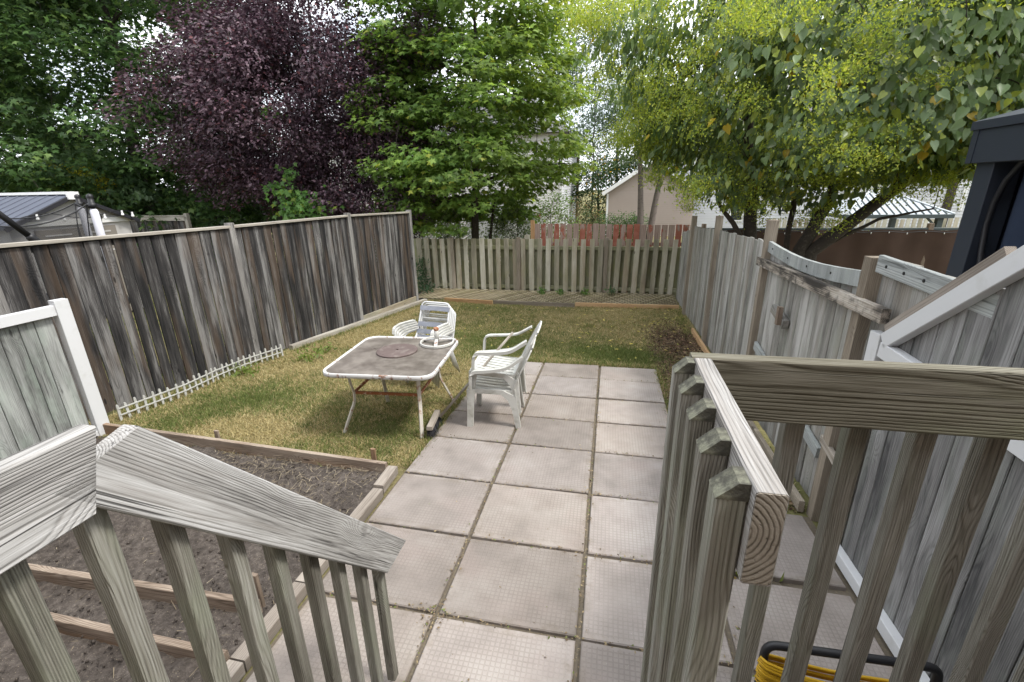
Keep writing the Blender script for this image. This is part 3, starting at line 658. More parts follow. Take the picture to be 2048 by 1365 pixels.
# ------------------------------------------------------------------ railings, deck and stairs of the house the photo is taken from
def railings():
    XL = 0.0
    root = thing('stair_railing', 'weathered grey stair railing sloping down past the soil bed', 'railing', (XL, -5.5, gz(-5.5)))
    # sloped 2x6: measured along its centre line
    top0, top1 = Vector((XL - .019, -5.562, 2.022)), Vector((XL - .019, -4.632, .928))
    dr = (top1 - top0).normalized(); dn = Vector((0, dr.z, -dr.y)); dn = dn if dn.z < 0 else -dn
    c0, c1 = top0 + dn * .0725, top1 + dn * .0725
    r = cut_board('sloped_handrail', c0, c1, .145, .038, -dn, MAT['w_rail'], root, .035, .058)
    lv0, lv1 = Vector((XL - .019, -6.9, 1.957)), Vector((XL - .019, -5.628, 1.957))
    cut_board('level_handrail', lv0, lv1, .15, .038, (0, 0, 1), MAT['w_rail'], root, 0, .022)
    ys = [-5.752, -5.627, -5.502, -5.372, -5.25, -5.125, -5.0, -4.877, -4.755]
    for y in ys:
        if y < -5.56: zt = 2.0
        else: zt = 2.03 + (y + 5.572) * (dr.z / dr.y) - .06
        zb = max(gz(y) + .05, zt - 1.05)
        board('baluster', (XL - .060, y, zb), (XL - .060, y, zt), .04, .04, (1, 0, 0), MAT['w_bal'], root)
    for y in (-6.1, -5.98, -5.87): board('baluster', (XL - .060, y, .95), (XL - .060, y, 2.0), .04, .04, (1, 0, 0), MAT['w_bal'], root)
    XR = 1.040; zt = 2.045
    root = thing('landing_railing', 'olive grey landing railing with chamfered balusters above the yellow cord', 'railing', (XR, -5.3, gz(-5.3)))
    cut_board('side_rail', (XR + .019, -5.612, zt - .0725), (XR + .019, -5.140, zt - .0725), .145, .038, (0, 0, 1), MAT['w_rail'], root)
    board('end_grain', (XR + .019, -5.6135, zt - .071), (XR + .019, -5.6120, zt - .071), .140, .036, (0, 0, 1), MAT['w_endgrain'], root)
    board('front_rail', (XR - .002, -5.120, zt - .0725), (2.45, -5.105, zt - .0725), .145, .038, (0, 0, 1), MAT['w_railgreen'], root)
    for k in range(5):
        y = -5.575 + .107 * k
        b = board('baluster', (XR - .021, y, .80), (XR - .021, y, zt - .028), .04, .04, (0, 1, 0), MAT['w_bal'], root)
        # mossy chamfered tip
        mb = MB(); a = .0205; zz = .0
        mb.add([(-a, -a, 0), (a, -a, 0), (a, a, 0), (-a, a, 0), (-a, a * .3, .026), (a, a * .3, .026), (a, a, .026), (-a, a, .026)],
               [(3, 2, 1, 0), (0, 1, 5, 4), (4, 5, 6, 7), (1, 2, 6, 5), (2, 3, 7, 6), (3, 0, 4, 7)])
        m = Matrix.Translation((XR - .021, y, zt - .0285)) @ Matrix.Rotation(-math.pi / 2, 4, 'Z')
        mb.build('tip', MAT['w_moss'], b, m)
    for k, x in enumerate((1.155, 1.285, 1.415, 1.545, 1.675, 1.805, 1.935, 2.065)):
        board('baluster', (x, -5.079, .55), (x, -5.079, zt - .05), .04, .04, (1, 0, 0), MAT['w_bal'], root)
    # deck and steps (below the frame)
    dk = thing('deck', 'wooden deck landing with steps down to the patio', 'deck', (.9, -6, gz(-6)))
    for k in range(15):
        y = -7.6 + .142 * k
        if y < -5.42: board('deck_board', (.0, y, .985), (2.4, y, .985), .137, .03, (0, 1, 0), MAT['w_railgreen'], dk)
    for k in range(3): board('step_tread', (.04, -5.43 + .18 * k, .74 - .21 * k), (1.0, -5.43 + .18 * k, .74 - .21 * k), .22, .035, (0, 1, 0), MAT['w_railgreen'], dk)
    for x in (.06, 2.3):
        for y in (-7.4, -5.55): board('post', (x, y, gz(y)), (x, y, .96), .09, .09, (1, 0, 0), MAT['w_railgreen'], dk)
railings()
def own_house():
    root = thing('brick_house', 'brick house wall behind the deck', 'house', (0, -8.2, gz(-8.2)))
    mb = MB(); mb.box((0, -9.6, 2.9), (11, 3.0, 6.0)); mb.build('wall', MAT['brick_h'], root)
    mb = MB(); mb.box((0, -9.6, 6.05), (11.6, 3.6, .25)); mb.build('roof', MAT['shingle'], root)
own_house()

# ------------------------------------------------------------------ patio table, disc, umbrella base
def rrect(wx, wy, r, n=8):
    out = []
    for cx, cy, a0 in ((wx / 2 - r, wy / 2 - r, 0), (-wx / 2 + r, wy / 2 - r, 90), (-wx / 2 + r, -wy / 2 + r, 180), (wx / 2 - r, -wy / 2 + r, 270)):
        for k in range(n + 1): a = math.radians(a0 + 90 * k / n); out.append((cx + r * math.cos(a), cy + r * math.sin(a)))
    return out
TC = Vector((-1.262, -2.075, 0)); TROT = math.radians(4.5); TZ = gz(-2.07) + .715
def table():
    m = Matrix.Translation((TC.x, TC.y, 0)) @ Matrix.Rotation(TROT, 4, 'Z')
    root = thing('patio_table', 'rusty white framed patio table with a grimy glass top on the lawn', 'table', (TC.x, TC.y, gz(TC.y)))
    wx, wy = 1.06, 1.10; o = rrect(wx, wy, .13); n = len(o)
    mb = MB(); mb.add([(x * .985, y * .985, TZ - .004) for x, y in o] + [(x * .985, y * .985, TZ + .004) for x, y in o], [tuple(range(n - 1, -1, -1)), tuple(range(n, 2 * n))] + [(i, (i + 1) % n, n + (i + 1) % n, n + i) for i in range(n)])
    mb.build('glass_top', MAT['glass_top'], root, m)
    prof = [(.004, .010), (-.012, .016), (-.018, .010), (-.018, -.024), (-.010, -.030), (.004, -.024)]   # inward +, z
    mb = MB(); vs = []
    for x, y in o:
        l = math.hypot(x, y)
        for a, z in prof: s = 1 - a / .55; vs.append((x * s, y * s, TZ + z))
    k = len(prof); mb.add(vs, [(i * k + j, i * k + (j + 1) % k, ((i + 1) % n) * k + (j + 1) % k, ((i + 1) % n) * k + j) for i in range(n) for j in range(k)])
    mb.build('rim', MAT['white_metal'], root, m, True)
    feet = {(-1, -1): (-1.690, -2.515), (1, -1): (-.868, -2.478), (-1, 1): (-1.60, -1.735), (1, 1): (-.800, -1.660)}
    mi = m.inverted(); knees = {}
    for (sx, sy), f in feet.items():
        fl = mi @ Vector((f[0], f[1], gz(f[1]))); 
        knee = Vector((sx * .335, sy * .335, TZ - .36)); tp = Vector((sx * .36, sy * .38, TZ - .028)); knees[(sx, sy)] = knee
        pts = [tp, knee.lerp(tp, .5) + Vector((-sx * .004, 0, 0))] + bez(knee + Vector((0, 0, .08)), knee - Vector((0, 0, .03)), knee.lerp(fl, .25), 4) + [knee.lerp(fl, .6), fl]
        mb = MB(); mb.strip(pts, .034, .018, Vector((sx, -sy, 0)).normalized()); l = mb.build('leg', MAT['leg_metal'], root, m)
    for a, b in (((-1, -1), (1, -1)), ((1, -1), (1, 1)), ((1, 1), (-1, 1)), ((-1, 1), (-1, -1))):
        mb = MB(); mb.strip([knees[a] + Vector((0, 0, .08)), knees[b] + Vector((0, 0, .08))], .028, .014, (0, 0, 1)); mb.build('stretcher', MAT['rust'], root, m)
    # disc
    c = Vector((-1.295, -1.975, TZ + .006)); mb = MB(); nn = 40; R = .212; rings = [(.016, .018), (R - .03, .020), (R, .012), (R, .0), (.016, .0)]
    vs = [(r_ * math.cos(2 * math.pi * i / nn), r_ * math.sin(2 * math.pi * i / nn), z) for r_, z in rings for i in range(nn)]
    k = len(rings); mb.add(vs, [(j * nn + i, ((j + 1) % k) * nn + i, ((j + 1) % k) * nn + (i + 1) % nn, j * nn + (i + 1) % nn) for j in range(k) for i in range(nn)])
    d_ = mb.build('turntable_disc', MAT['disc'], None, Matrix.Translation(c)); tag(d_, 'round brown disc with a centre hole lying on the glass table', 'disc')
    c = Vector((-.965, -1.672, TZ + .012)); ub = thing('umbrella_base', 'white ring shaped umbrella base with a rusty tube on the glass table', 'umbrella base', c)
    mw = Matrix.Translation(c); nn = 40; R = .185
    vs = []
    for i in range(nn):
        a = 2 * math.pi * i / nn
        for r_, z in ((R, 0), (R, .022), (R - .008, .028), (R - .014, .022), (R - .014, 0)): vs.append((r_ * math.cos(a), r_ * math.sin(a), z))
    mb = MB(); mb.add(vs, [(i * 5 + j, i * 5 + (j + 1) % 5, ((i + 1) % nn) * 5 + (j + 1) % 5, ((i + 1) % nn) * 5 + j) for i in range(nn) for j in range(5)])
    mb.build('ring', MAT['plastic'], ub, mw)
    for k in range(3):
        a = math.radians(-75 + 120 * k); mb = MB(); mb.strip([(.015 * math.cos(a), .015 * math.sin(a), .045), (.09 * math.cos(a), .09 * math.sin(a), .032), ((R - .008) * math.cos(a), (R - .008) * math.sin(a), .014)], .034, .010, (-math.sin(a), math.cos(a), 0)); mb.build('spoke', MAT['white_metal'], ub, mw)
    mb = MB(); mb.tube([(0, 0, .03), (0, 0, .10), (0, 0, .155)], [.026, .025, .025], 16); tb = mb.build('tube', MAT['plastic'], ub, mw, True)
    mb = MB(); mb.tube([(0, 0, .150), (0, 0, .172), (0, 0, .178)], [.029, .029, .022], 16); mb.build('collar', MAT['rust'], tb, mw)
table()

# ------------------------------------------------------------------ plastic armchairs (two stacked), faces -x
def plastic_chair(label, mw):
    root = thing('plastic_armchair', label, 'chair', mw.translation, 'stacked white plastic chairs')
    P = MAT['plastic']; W2 = .235
    # seat: slatted shell with rolled front
    prof = [(-.25, .36), (-.262, .39), (-.25, .418), (-.21, .425), (-.10, .412), (.02, .400), (.12, .395), (.19, .40)]
    mb = MB(); nseg = 7
    for k in range(nseg):
        y0 = -W2 + 2 * W2 * k / nseg + .004; y1 = -W2 + 2 * W2 * (k + 1) / nseg - .004
        mb.strip([(x, (y0 + y1) / 2, z) for x, z in prof[3:]], (y1 - y0) - .008, .010, (0, 1, 0))
    mb.strip([(x, 0, z) for x, z in prof[:4]], 2 * W2, .012, (0, 1, 0)); mb.strip([(.17, 0, .398), (.215, 0, .402)], 2 * W2, .012, (0, 1, 0))
    for s in (-1, 1): mb.strip([(-.25, s * W2, .395), (-.1, s * W2, .392), (.2, s * W2, .38)], .05, .010, (0, 0, 1))
    mb.build('seat', P, root, mw)
    # back: frame with fan slats
    def bk(t, lat): return Vector((.20 + .17 * t + .03 * t * t, lat, .40 + .45 * t))
    mb = MB()
    for s in (-1, 1):
        pts = [bk(t, s * (W2 - .015 + .012 * math.sin(t * 3.1))) for t in (0, .25, .5, .75)] + [bk(.9, s * (W2 - .035)), bk(.98, s * (W2 - .09))]
        mb.strip(pts, [.05, .046, .042, .042, .045, .05], .014, (0, 1, 0))
    mb.strip([bk(.94, -.20), bk(.985, -.12), bk(1.0, 0), bk(.985, .12), bk(.94, .20)], .065, .014, [bk(1, 0) - bk(.6, 0)] * 5)
    mb.strip([bk(.12, -.21), bk(.10, 0), bk(.12, .21)], .05, .012, [bk(1, 0) - bk(.6, 0)] * 3)
    for k in range(5):
        f = (k - 2) / 2; mb.strip([bk(.12, f * .10), bk(.5, f * .13), bk(.95, f * .17)], [.026, .034, .036], .010, (0, 1, 0))
    mb.build('backrest', P, root, mw)
    for s in (-1, 1):
        mb = MB()
        pts = arcs([(-.215, s * .262, .40), (-.205, s * .268, .625), (-.02, s * .275, .640), (.15, s * .265, .665), (.30, s * .24, .77)], .06, 4)
        mb.strip(pts, .056, .013, (0, 1, 0)); mb.strip([(p[0], p[1] + s * .024, p[2] - .010) for p in pts], .030, .008, [Vector((0, 0, 1)) + Vector((1, 0, 0)) * .4] * len(pts))
        mb.build('armrest', P, root, mw)
        mb = MB(); mb.strip([(-.245, s * .272, 0), (-.228, s * .266, .20), (-.215, s * .258, .42)], [.05, .062, .085], .013, (1, 0, 0)); mb.strip([(-.215, s * .255, 0), (-.205, s * .245, .2), (-.195, s * .23, .39)], [.035, .045, .055], .012, (0, 1, 0)); mb.build('leg', P, root, mw)
        mb = MB(); mb.strip([(.255, s * .255, 0), (.225, s * .25, .20), (.185, s * .245, .33), (.10, s * .245, .385)], [.05, .062, .085, .05], .013, (1, 0, .3)); mb.strip([(.275, s * .24, 0), (.245, s * .232, .22), (.225, s * .222, .42)], [.035, .045, .055], .012, (0, 1, 0)); mb.build('leg', P, root, mw)
cz = gz(-1.88) + .02
plastic_chair('lower white plastic armchair standing on the slabs under another one', Matrix.Translation((-.255, -1.890, cz)) @ Matrix.Rotation(math.radians(6), 4, 'Z'))
plastic_chair('upper white plastic armchair nested on top of the other plastic one', Matrix.Translation((-.245, -1.865, cz + .175)) @ Matrix.Rotation(math.radians(4), 4, 'Z') @ Matrix.Rotation(math.radians(3), 4, 'Y'))

# ------------------------------------------------------------------ metal strap chairs, nested stack, face -y
def strap_chair(label, mw, full):
    root = thing('strap_chair', label, 'chair', mw.translation, 'nested metal strap chairs')
    T = MAT['strapmetal']; hw = .225
    mb = MB(); b0 = Vector((0, .16, .40)); b1 = Vector((0, .36, .86))
    def B(t, x): q = b0.lerp(b1, t); q.x = x; return q
    mb.tube(arcs([(-hw, -.26, .41), (-hw, .12, .39), B(.15, -hw), B(1, -hw * .93), B(1, hw * .93), B(.15, hw), (hw, .12, .39), (hw, -.26, .41)], .07, 4), .0125, 8)
    mb.build('frame', T, root, mw, True)
    for s in (-1, 1):
        mb = MB(); mb.tube(arcs([(s * (hw + .01), -.27, .0), (s * (hw + .05), -.26, .60), (s * (hw + .055), -.12, .655), (s * (hw + .03), .20, .63)], .07, 4), .0125, 8); mb.build('leg', T, root, mw, True)
        mb = MB(); mb.tube(arcs([(s * (hw + .02), .30, .0), (s * hw, .16, .36), (s * hw, .10, .40)], .05, 3), .0125, 8); mb.build('leg', T, root, mw, True)
        mb = MB(); mb.strip(arcs([(s * (hw + .05), -.275, .575), (s * (hw + .055), -.25, .655), (s * (hw + .05), -.10, .672), (s * (hw + .03), .17, .645)], .05, 3), .038, .012, (1, 0, 0)); mb.build('armrest', MAT['plastic'], root, mw)
    for t in ((.84, .40, .20, .04) if full else ()):
        mb = MB(); pts = [B(t, x) + Vector((0, .012 * (1 - (x / hw) ** 2) - .014, 0)) for x in (-hw, -hw * .5, 0, hw * .5, hw)]
        mb.strip(pts, .062, .006, [b1 - b0] * 5); mb.build('strap', MAT['strap'], root, mw)
    if not full:
        for t in (.74, .62):
            mb = MB(); mb.strip([B(t, -hw), B(t, 0) + Vector((0, -.004, 0)), B(t, hw)], .016, .006, [b1 - b0] * 3); mb.build('strap', MAT['plastic'], root, mw)
    for k in range(5 if full else 2):
        y = -.22 + .085 * k; mb = MB(); mb.strip([(x, y, .412 - .012 * (1 - (x / hw) ** 2)) for x in (-hw, 0, hw)], .055, .006, (0, 1, 0)); mb.build('strap', MAT['strap'], root, mw)
for k in range(5):
    lb = ['topmost metal strap chair of the nested stack behind the table', 'second metal strap chair from the top of the nested stack', 'middle metal strap chair of the nested stack', 'second metal strap chair from the ground in the nested stack', 'lowest metal strap chair of the nested stack on the grass'][k]
    zz = gz(-.95) + .02 + .032 * (4 - k)
    strap_chair(lb, Matrix.Translation((-1.385 + .010 * k, -1.045 + .024 * k, zz - .0)) @ Matrix.Rotation(math.radians(-9), 4, 'Z') @ Matrix.Scale(.96, 4), k < 1)

# ------------------------------------------------------------------ broom leaning through the chair
def broom():
    h0 = G(861, 853, .12); h1 = G(871, 832, .12)
    root = thing('push_broom', 'wooden push broom leaning through the arms of the plastic chairs', 'broom', (h0.x, h0.y, gz(h0.y)))
    d = (h1 - h0).normalized(); a = h0 - d * .05; b = h1 + d * .10
    board('head', a, b, .058, .04, d.cross(Vector((0, 0, 1))), MAT['w_block'], root)
    hd = G(880, 834, .12); tp = D(1026, 665, -1.84)
    mb = MB(); mb.tube([Vector((0, 0, 0)), (tp - hd) * .5, tp - hd], [.0145, .0135, .0125], 10); mb.build('handle', MAT['w_cap'], root, Matrix.Translation(hd), True)
    sd_ = d.cross(Vector((0, 0, 1))).normalized(); V = []; F = []
    for k in range(900):
        q = a.lerp(b, random.uniform(.02, .98)) + sd_ * random.uniform(-.028, .028); q.z -= .02; e = q + Vector((random.gauss(.03, .02), random.gauss(-.03, .022), 0)); e.z = gz(e.y) + .022
        s = Vector((random.uniform(-1, 1), random.uniform(-1, 1), 0)).normalized() * .0028; i = len(V)
        V += [q - s, q + s, e]; F.append((i, i + 1, i + 2))
    o = np_mesh('bristles', [tuple(v) for v in V], F, MAT['bristle'], parent=root); o['kind'] = 'stuff'
broom()

# ------------------------------------------------------------------ cart handle with yellow cord
def cord():
    a, b = D(1520, 1345, -4.72), D(1905, 1308, -4.72); z = D(1600, 1300, -4.72).z
    A = Vector((a.x, -4.72, z)); B = Vector((b.x, -4.70, z - .01))
    root = thing('hand_cart', 'black tubular hand cart frame standing behind the landing railing', 'cart', ((A.x + B.x) / 2, -4.72, gz(-4.7)))
    z0 = gz(-4.7) + .03
    mb = MB(); mb.tube(arcs([(A.x, A.y - .02, z0), (A.x, A.y, z), (B.x, B.y, z), (B.x, B.y - .02, z0)], .045, 5), .0155, 12); mb.build('handle', MAT['black'], root, None, True)
    mb = MB(); mb.box(((A.x + B.x) / 2, -4.66, z0), (B.x - A.x, .20, .008)); mb.build('toe_plate', MAT['black'], root)
    for s in (A.x + .02, B.x - .02):
        mb = MB(); mb.tube([(s - .02, -4.83, z0 + .075), (s + .02, -4.83, z0 + .075)], .085, 20); mb.build('wheel', MAT['black'], root)
    pts = []; n = 14
    for k in range(n):
        zz = z - .055 - .012 * k + random.uniform(-.004, .004); sag = .02 + .012 * random.random(); dy = .028 + .004 * (k % 3)
        x0, x1 = A.x - .012 + random.uniform(-.006, .004), B.x - .10 + random.uniform(-.02, .02)
        for t in range(16):
            u = 2 * math.pi * t / 16; fx = .5 - .5 * math.cos(u); x = x0 + (x1 - x0) * fx
            pts.append((x, -4.73 + math.copysign(abs(math.sin(u)) ** .5, math.sin(u)) * -dy, zz - sag * math.sin(fx * math.pi) - .03 * fx))
    mb = MB(); mb.tube(pts, .0062, 6); tag(mb.build('extension_cord', MAT['cord'], None, None, True), 'yellow extension cord coiled around the black cart handle', 'cord')
cord()

# ------------------------------------------------------------------ vegetation helpers
def leaf_tmpl(kind):
    if kind == 'heart':
        o = [(0, 0, 0), (.22, -.10, .03), (.40, .12, .05), (.36, .42, .03), (.18, .78, -.02), (0, 1.08, -.10), (-.18, .78, -.02), (-.36, .42, .03), (-.40, .12, .05), (-.22, -.10, .03), (0, .45, -.13)]
        f = [(10, i, (i + 1) % 10) for i in range(10)]
    elif kind == 'maple':
        o = [(0, .42, -.02)]; rad = [.12, .55, .32, .85, .45, .95, .45, .85, .32, .55]
        for k, r_ in enumerate(rad): a = math.radians(-90 + 36 * k); o.append((r_ * .75 * math.cos(a), .42 + r_ * .75 * math.sin(a), -.16 * r_))
        f = [(0, 1 + i, 1 + (i + 1) % 10) for i in range(10)]
    elif kind == 'oval':
        o = [(0, 0, 0), (.26, .38, .06), (0, 1, -.06), (-.26, .38, .06)]; f = [(0, 1, 2), (0, 2, 3)]
    else:
        o = [(0, 0, 0), (.16, .25, .05), (.15, .7, .02), (0, 1, -.05), (-.15, .7, .02), (-.16, .25, .05)]; f = [(0, 1, 2), (0, 2, 3), (0, 3, 4), (0, 4, 5)]
    return np.array(o, float), np.array(f, int)
def nrm(a): return a / np.maximum(np.linalg.norm(a, axis=-1, keepdims=True), 1e-9)
def leaf_rot(tip, nor):
    """rotation stack: local y = tip direction, local z = normal"""
    y = nrm(tip); x = nrm(np.cross(y, nor)); z = np.cross(x, y); return np.stack([x, y, z], -1)
def leaf_geo(kind, pos, R, sc):
    v, f = leaf_tmpl(kind); N = len(pos)
    V = np.einsum('nij,kj->nki', R, v) * sc[:, None, None] + pos[:, None, :]
    F = f[None] + (np.arange(N) * len(v))[:, None, None]
    return V.reshape(-1, 3), F.reshape(-1, 3), len(v)
def pick(pal, N, jit=.15):
    pal = np.array(pal, float); wts = pal[:, 3] / pal[:, 3].sum(); c = pal[rng.choice(len(pal), N, p=wts), :3]
    return c * (1 + rng.normal(0, jit, (N, 1)))

def crown_clusters(c, rad, n, r0, shell=.5, zmin=None, lump=.25, fn=None):
    out = []; c = np.array(c); rad = np.array(rad); tries = 0
    ph = rng.uniform(0, 6.28, 6)
    while len(out) < n and tries < n * 60:
        tries += 1; d = nrm(rng.normal(size=3)); r_ = rng.uniform(shell ** 3, 1) ** (1 / 3)
        bump_ = 1 + lump * (np.sin(3 * d[0] + ph[0]) * np.sin(4 * d[2] + ph[1]) + .6 * np.sin(7 * d[1] + 5 * d[2] + ph[2]))
        p = c + d * rad * r_ * bump_
        if zmin is not None and p[2] < zmin: continue
        if fn is not None and not fn(p): continue
        out.append((p, r0 * rng.uniform(.65, 1.3)))
    return out

def make_tree(name, label, base, crown, leaf, size, per, pal, mat, trunk=(.12, 2.5), flat=.4, droop=.3, outdir=.6, bark='bark', cat='tree', stems=1, nlimb=10, group=None, jit=.15, tilt=.45, kind2=None, extra=None, trunk_fn=None, lead=True):
    base = Vector(base); root = thing(name, label, cat, base, group); C = np.mean([p for p, _ in crown], axis=0)
    # wood
    mb = MB(); nodes = []
    zt = max(p[2] for p, _ in crown); r0, fork = trunk
    if trunk_fn: trunk_fn(mb, nodes)
    else:
        for s in range(stems):
            off = Vector((random.uniform(-.15, .15), random.uniform(-.1, .1), 0)) * (0 if stems == 1 else 1.5)
            topc = Vector((C[0] + random.uniform(-.4, .4) * stems, C[1] + random.uniform(-.4, .4) * stems, base.z + (zt - base.z) * .85))
            pts = []; m = 12
            for i in range(m + 1):
                t = i / m; q = (base + off).lerp(topc, t); amp = .10 * math.sin(t * math.pi)
                pts.append(q + Vector((random.uniform(-1, 1), random.uniform(-1, 1), 0)) * amp * .7)
            mb.tube(pts, [r0 * (1.25 if i == 0 else 1) * (1 - .88 * i / m) for i in range(m + 1)], 10)
            nodes += [(pts[i], r0 * (1 - .88 * i / m)) for i in range(3, m + 1)]
    cs = sorted(crown, key=lambda t: random.random())
    NP = [n_[0] for n_ in nodes]
    for k, (p, r_) in enumerate(cs):
        P = Vector(p); big = k < nlimb
        cand = nodes if not big else nodes
        best = min(cand, key=lambda n_: (n_[0] - P).length + max(0, n_[0].z - P.z + .2) * 1.6)
        a, ra = best; L = (P - a).length
        ra = min(ra * .6, .012 + .018 * L) if not big else min(ra * .5, .035 + .01 * L)
        mid = a.lerp(P, .5) + Vector((random.uniform(-.08, .08) * L, random.uniform(-.08, .08) * L, .12 * L))
        pts = bez(a, mid, P, 5); rr = [max(.006, ra * (1 - .85 * i / 5)) for i in range(6)]
        mb.tube(pts, rr, 6 if big else 4, cap=False)
        if big or L > .8: nodes += [(pts[i], rr[i]) for i in range(2, 6)]
        elif random.random() < .5: nodes += [(pts[3], rr[3])]
    t = mb.build('trunk', MAT[bark], root, None, True)
    # foliage
    pos = []; nor = []; tip = []; tone = []
    for p, r_ in crown:
        n = max(6, int(per * r_ * r_)); q = nrm(rng.normal(size=(n, 3))) * (rng.uniform(0, 1, (n, 1)) ** .45) * r_
        q[:, 2] *= flat; dirc = np.array(p) - C; dirc[2] *= .3; dirc = nrm(dirc[None])[0]
        q[:, 2] -= droop * .35 * (np.linalg.norm(q[:, :2], axis=1) ** 2) / max(r_, .1)
        pos.append(q + p); tone.append(np.full(n, rng.uniform(.78, 1.28)))
        rad_ = q.copy(); rad_[:, 2] = 0; rad_ = nrm(rad_ + 1e-6)
        tp = rad_ * .7 + dirc * outdir + rng.normal(0, .45, (n, 3)); tp[:, 2] -= droop * rng.uniform(.5, 1.8, n)
        no = np.array([0, 0, 1.]) + rad_ * .25 + dirc * .35 + rng.normal(0, tilt, (n, 3))
        tip.append(tp); nor.append(no)
    pos = np.concatenate(pos); tip = np.concatenate(tip); nor = np.concatenate(nor); N = len(pos)
    sc = size * rng.uniform(.65, 1.25, N); R = leaf_rot(tip, nor); col = pick(pal, N, jit) * np.concatenate(tone)[:, None]
    if extra is not None: col = extra(pos, col)
    return root, t, pos, R, sc, col
def foliage(root, kind, pos, R, sc, col, mat, name='crown'):
    V, F, k = leaf_geo(kind, pos, R, sc); o = np_mesh(name, V, F, MAT[mat], np.repeat(np.clip(col, .002, 1), k, 0), root); o['kind'] = 'stuff'; return o

# ---- centre maple
def zone(x, lo, hi): return np.clip((x - lo) / (hi - lo), 0, 1)
def centre_maple():
    b = D(948, 470, 7.0); b.z = gz(7)
    def rad_at(z):   # crown half-width by height
        return float(np.interp(z, [1.0, 1.6, 2.6, 4.0, 6.0, 8.0, 9.6], [1.8, 2.6, 2.95, 3.1, 2.9, 2.3, 1.0]))
    cl = []; z = 1.85
    while z < 9.4:
        R_ = rad_at(z); n = int(7 + R_ * 9.5)
        for k in range(n):
            a = rng.uniform(0, 6.283); r_ = R_ * math.sqrt(rng.uniform(.10, 1)) * (1 + .13 * math.sin(3 * a + z * 2.1))
            if z < 2.7 and math.cos(a) * r_ > 1.35 + .25 * (z - 1.3): continue
            cl.append((np.array([b.x - .05 + r_ * math.cos(a) * (.86 if math.cos(a) < 0 else 1), b.y + r_ * math.sin(a), z - .10 * r_ + rng.uniform(-.2, .2) + .05]), rng.uniform(.42, .80)))
        z += .46
    pal = [(.12, .20, .045, 4), (.155, .24, .055, 4), (.09, .16, .038, 3), (.20, .29, .07, 1.8), (.30, .33, .06, .3)]
    def sunlit_tint(p, c):  # sunlight from the right painted into leaf colour: yellower towards right and top
        f = (zone(p[:, 0], b.x + .4, b.x + 2.8) * zone(p[:, 2], 1.2, 3.5))[:, None] * rng.uniform(0, 1, (len(p), 1))
        return c * (1 - f * .75) + np.array([.21, .26, .045]) * f * .75
    r, t, pos, R, sc, col = make_tree('maple_tree', 'bright green layered maple behind the shadowbox fence', b, cl, 'maple', .145, 260, pal, 'leaf', trunk=(.13, 2), flat=.26, droop=.30, extra=sunlit_tint, nlimb=26, tilt=.32)
    foliage(r, 'maple', pos, R, sc, col, 'leaf')
    mb = MB(); c2 = D(985, 470, 7.0); mb.tube(bez((c2.x - .25, 7, b.z), (c2.x - .08, 7, 1.0), (c2.x + .12, 7.05, 2.4), 6), [.05, .05, .045, .045, .04, .035, .03], 8); mb.build('trunk', MAT['bark'], r, None, True)
centre_maple()

# ---- purple plum
def plum():
    b = D(600, 430, 6.2); b.z = gz(6); b.x = -7.3
    cl = crown_clusters((b.x - .1, b.y + .2, 4.6), (4.1, 2.6, 3.6), 500, .62, .3, 1.15, .18)
    pal = [(.072, .040, .054, 4), (.10, .060, .077, 3), (.045, .025, .035, 3), (.16, .105, .125, 1.3), (.12, .045, .05, .6)]
    r, t, pos, R, sc, col = make_tree('plum_tree', 'dark purple leaved plum tree beside the maple', b, cl, 'oval', .090, 760, pal, 'leaf_purple', trunk=(.16, 2), flat=.75, droop=.3, tilt=.8, nlimb=30, stems=2)
    foliage(r, 'oval', pos, R, sc * 1.15, col, 'leaf_purple')
plum()

# ---- dark maple at the far left
def dark_maple():
    b = Vector((-14.5, 6.8, gz(6)))
    cl = crown_clusters((b.x, b.y, 5.6), (5.4, 3.6, 5.6), 400, .95, .45, .7, .16)
    pal = [(.05, .10, .03, 4), (.075, .135, .04, 4), (.038, .075, .025, 3), (.13, .20, .06, 1.4)]
    r, t, pos, R, sc, col = make_tree('maple_tree', 'large dark green maple behind the grey shed', b, cl, 'maple', .16, 190, pal, 'leaf', trunk=(.25, 2), flat=.5, droop=.35, nlimb=24)
    foliage(r, 'maple', pos, R, sc, col, 'leaf')
    b = Vector((-21.5, 5.5, gz(6)))
    cl = crown_clusters((b.x, b.y, 5.4), (4.2, 3.6, 5.2), 150, 1.1, .45, .7, .16)
    r, t, pos, R, sc, col = make_tree('maple_tree', 'dark green tree farthest out past the shed and trampoline', b, cl, 'maple', .20, 110, pal, 'leaf', trunk=(.25, 2), flat=.5, droop=.35, nlimb=16)
    foliage(r, 'maple', pos, R, sc, col, 'leaf')
dark_maple()

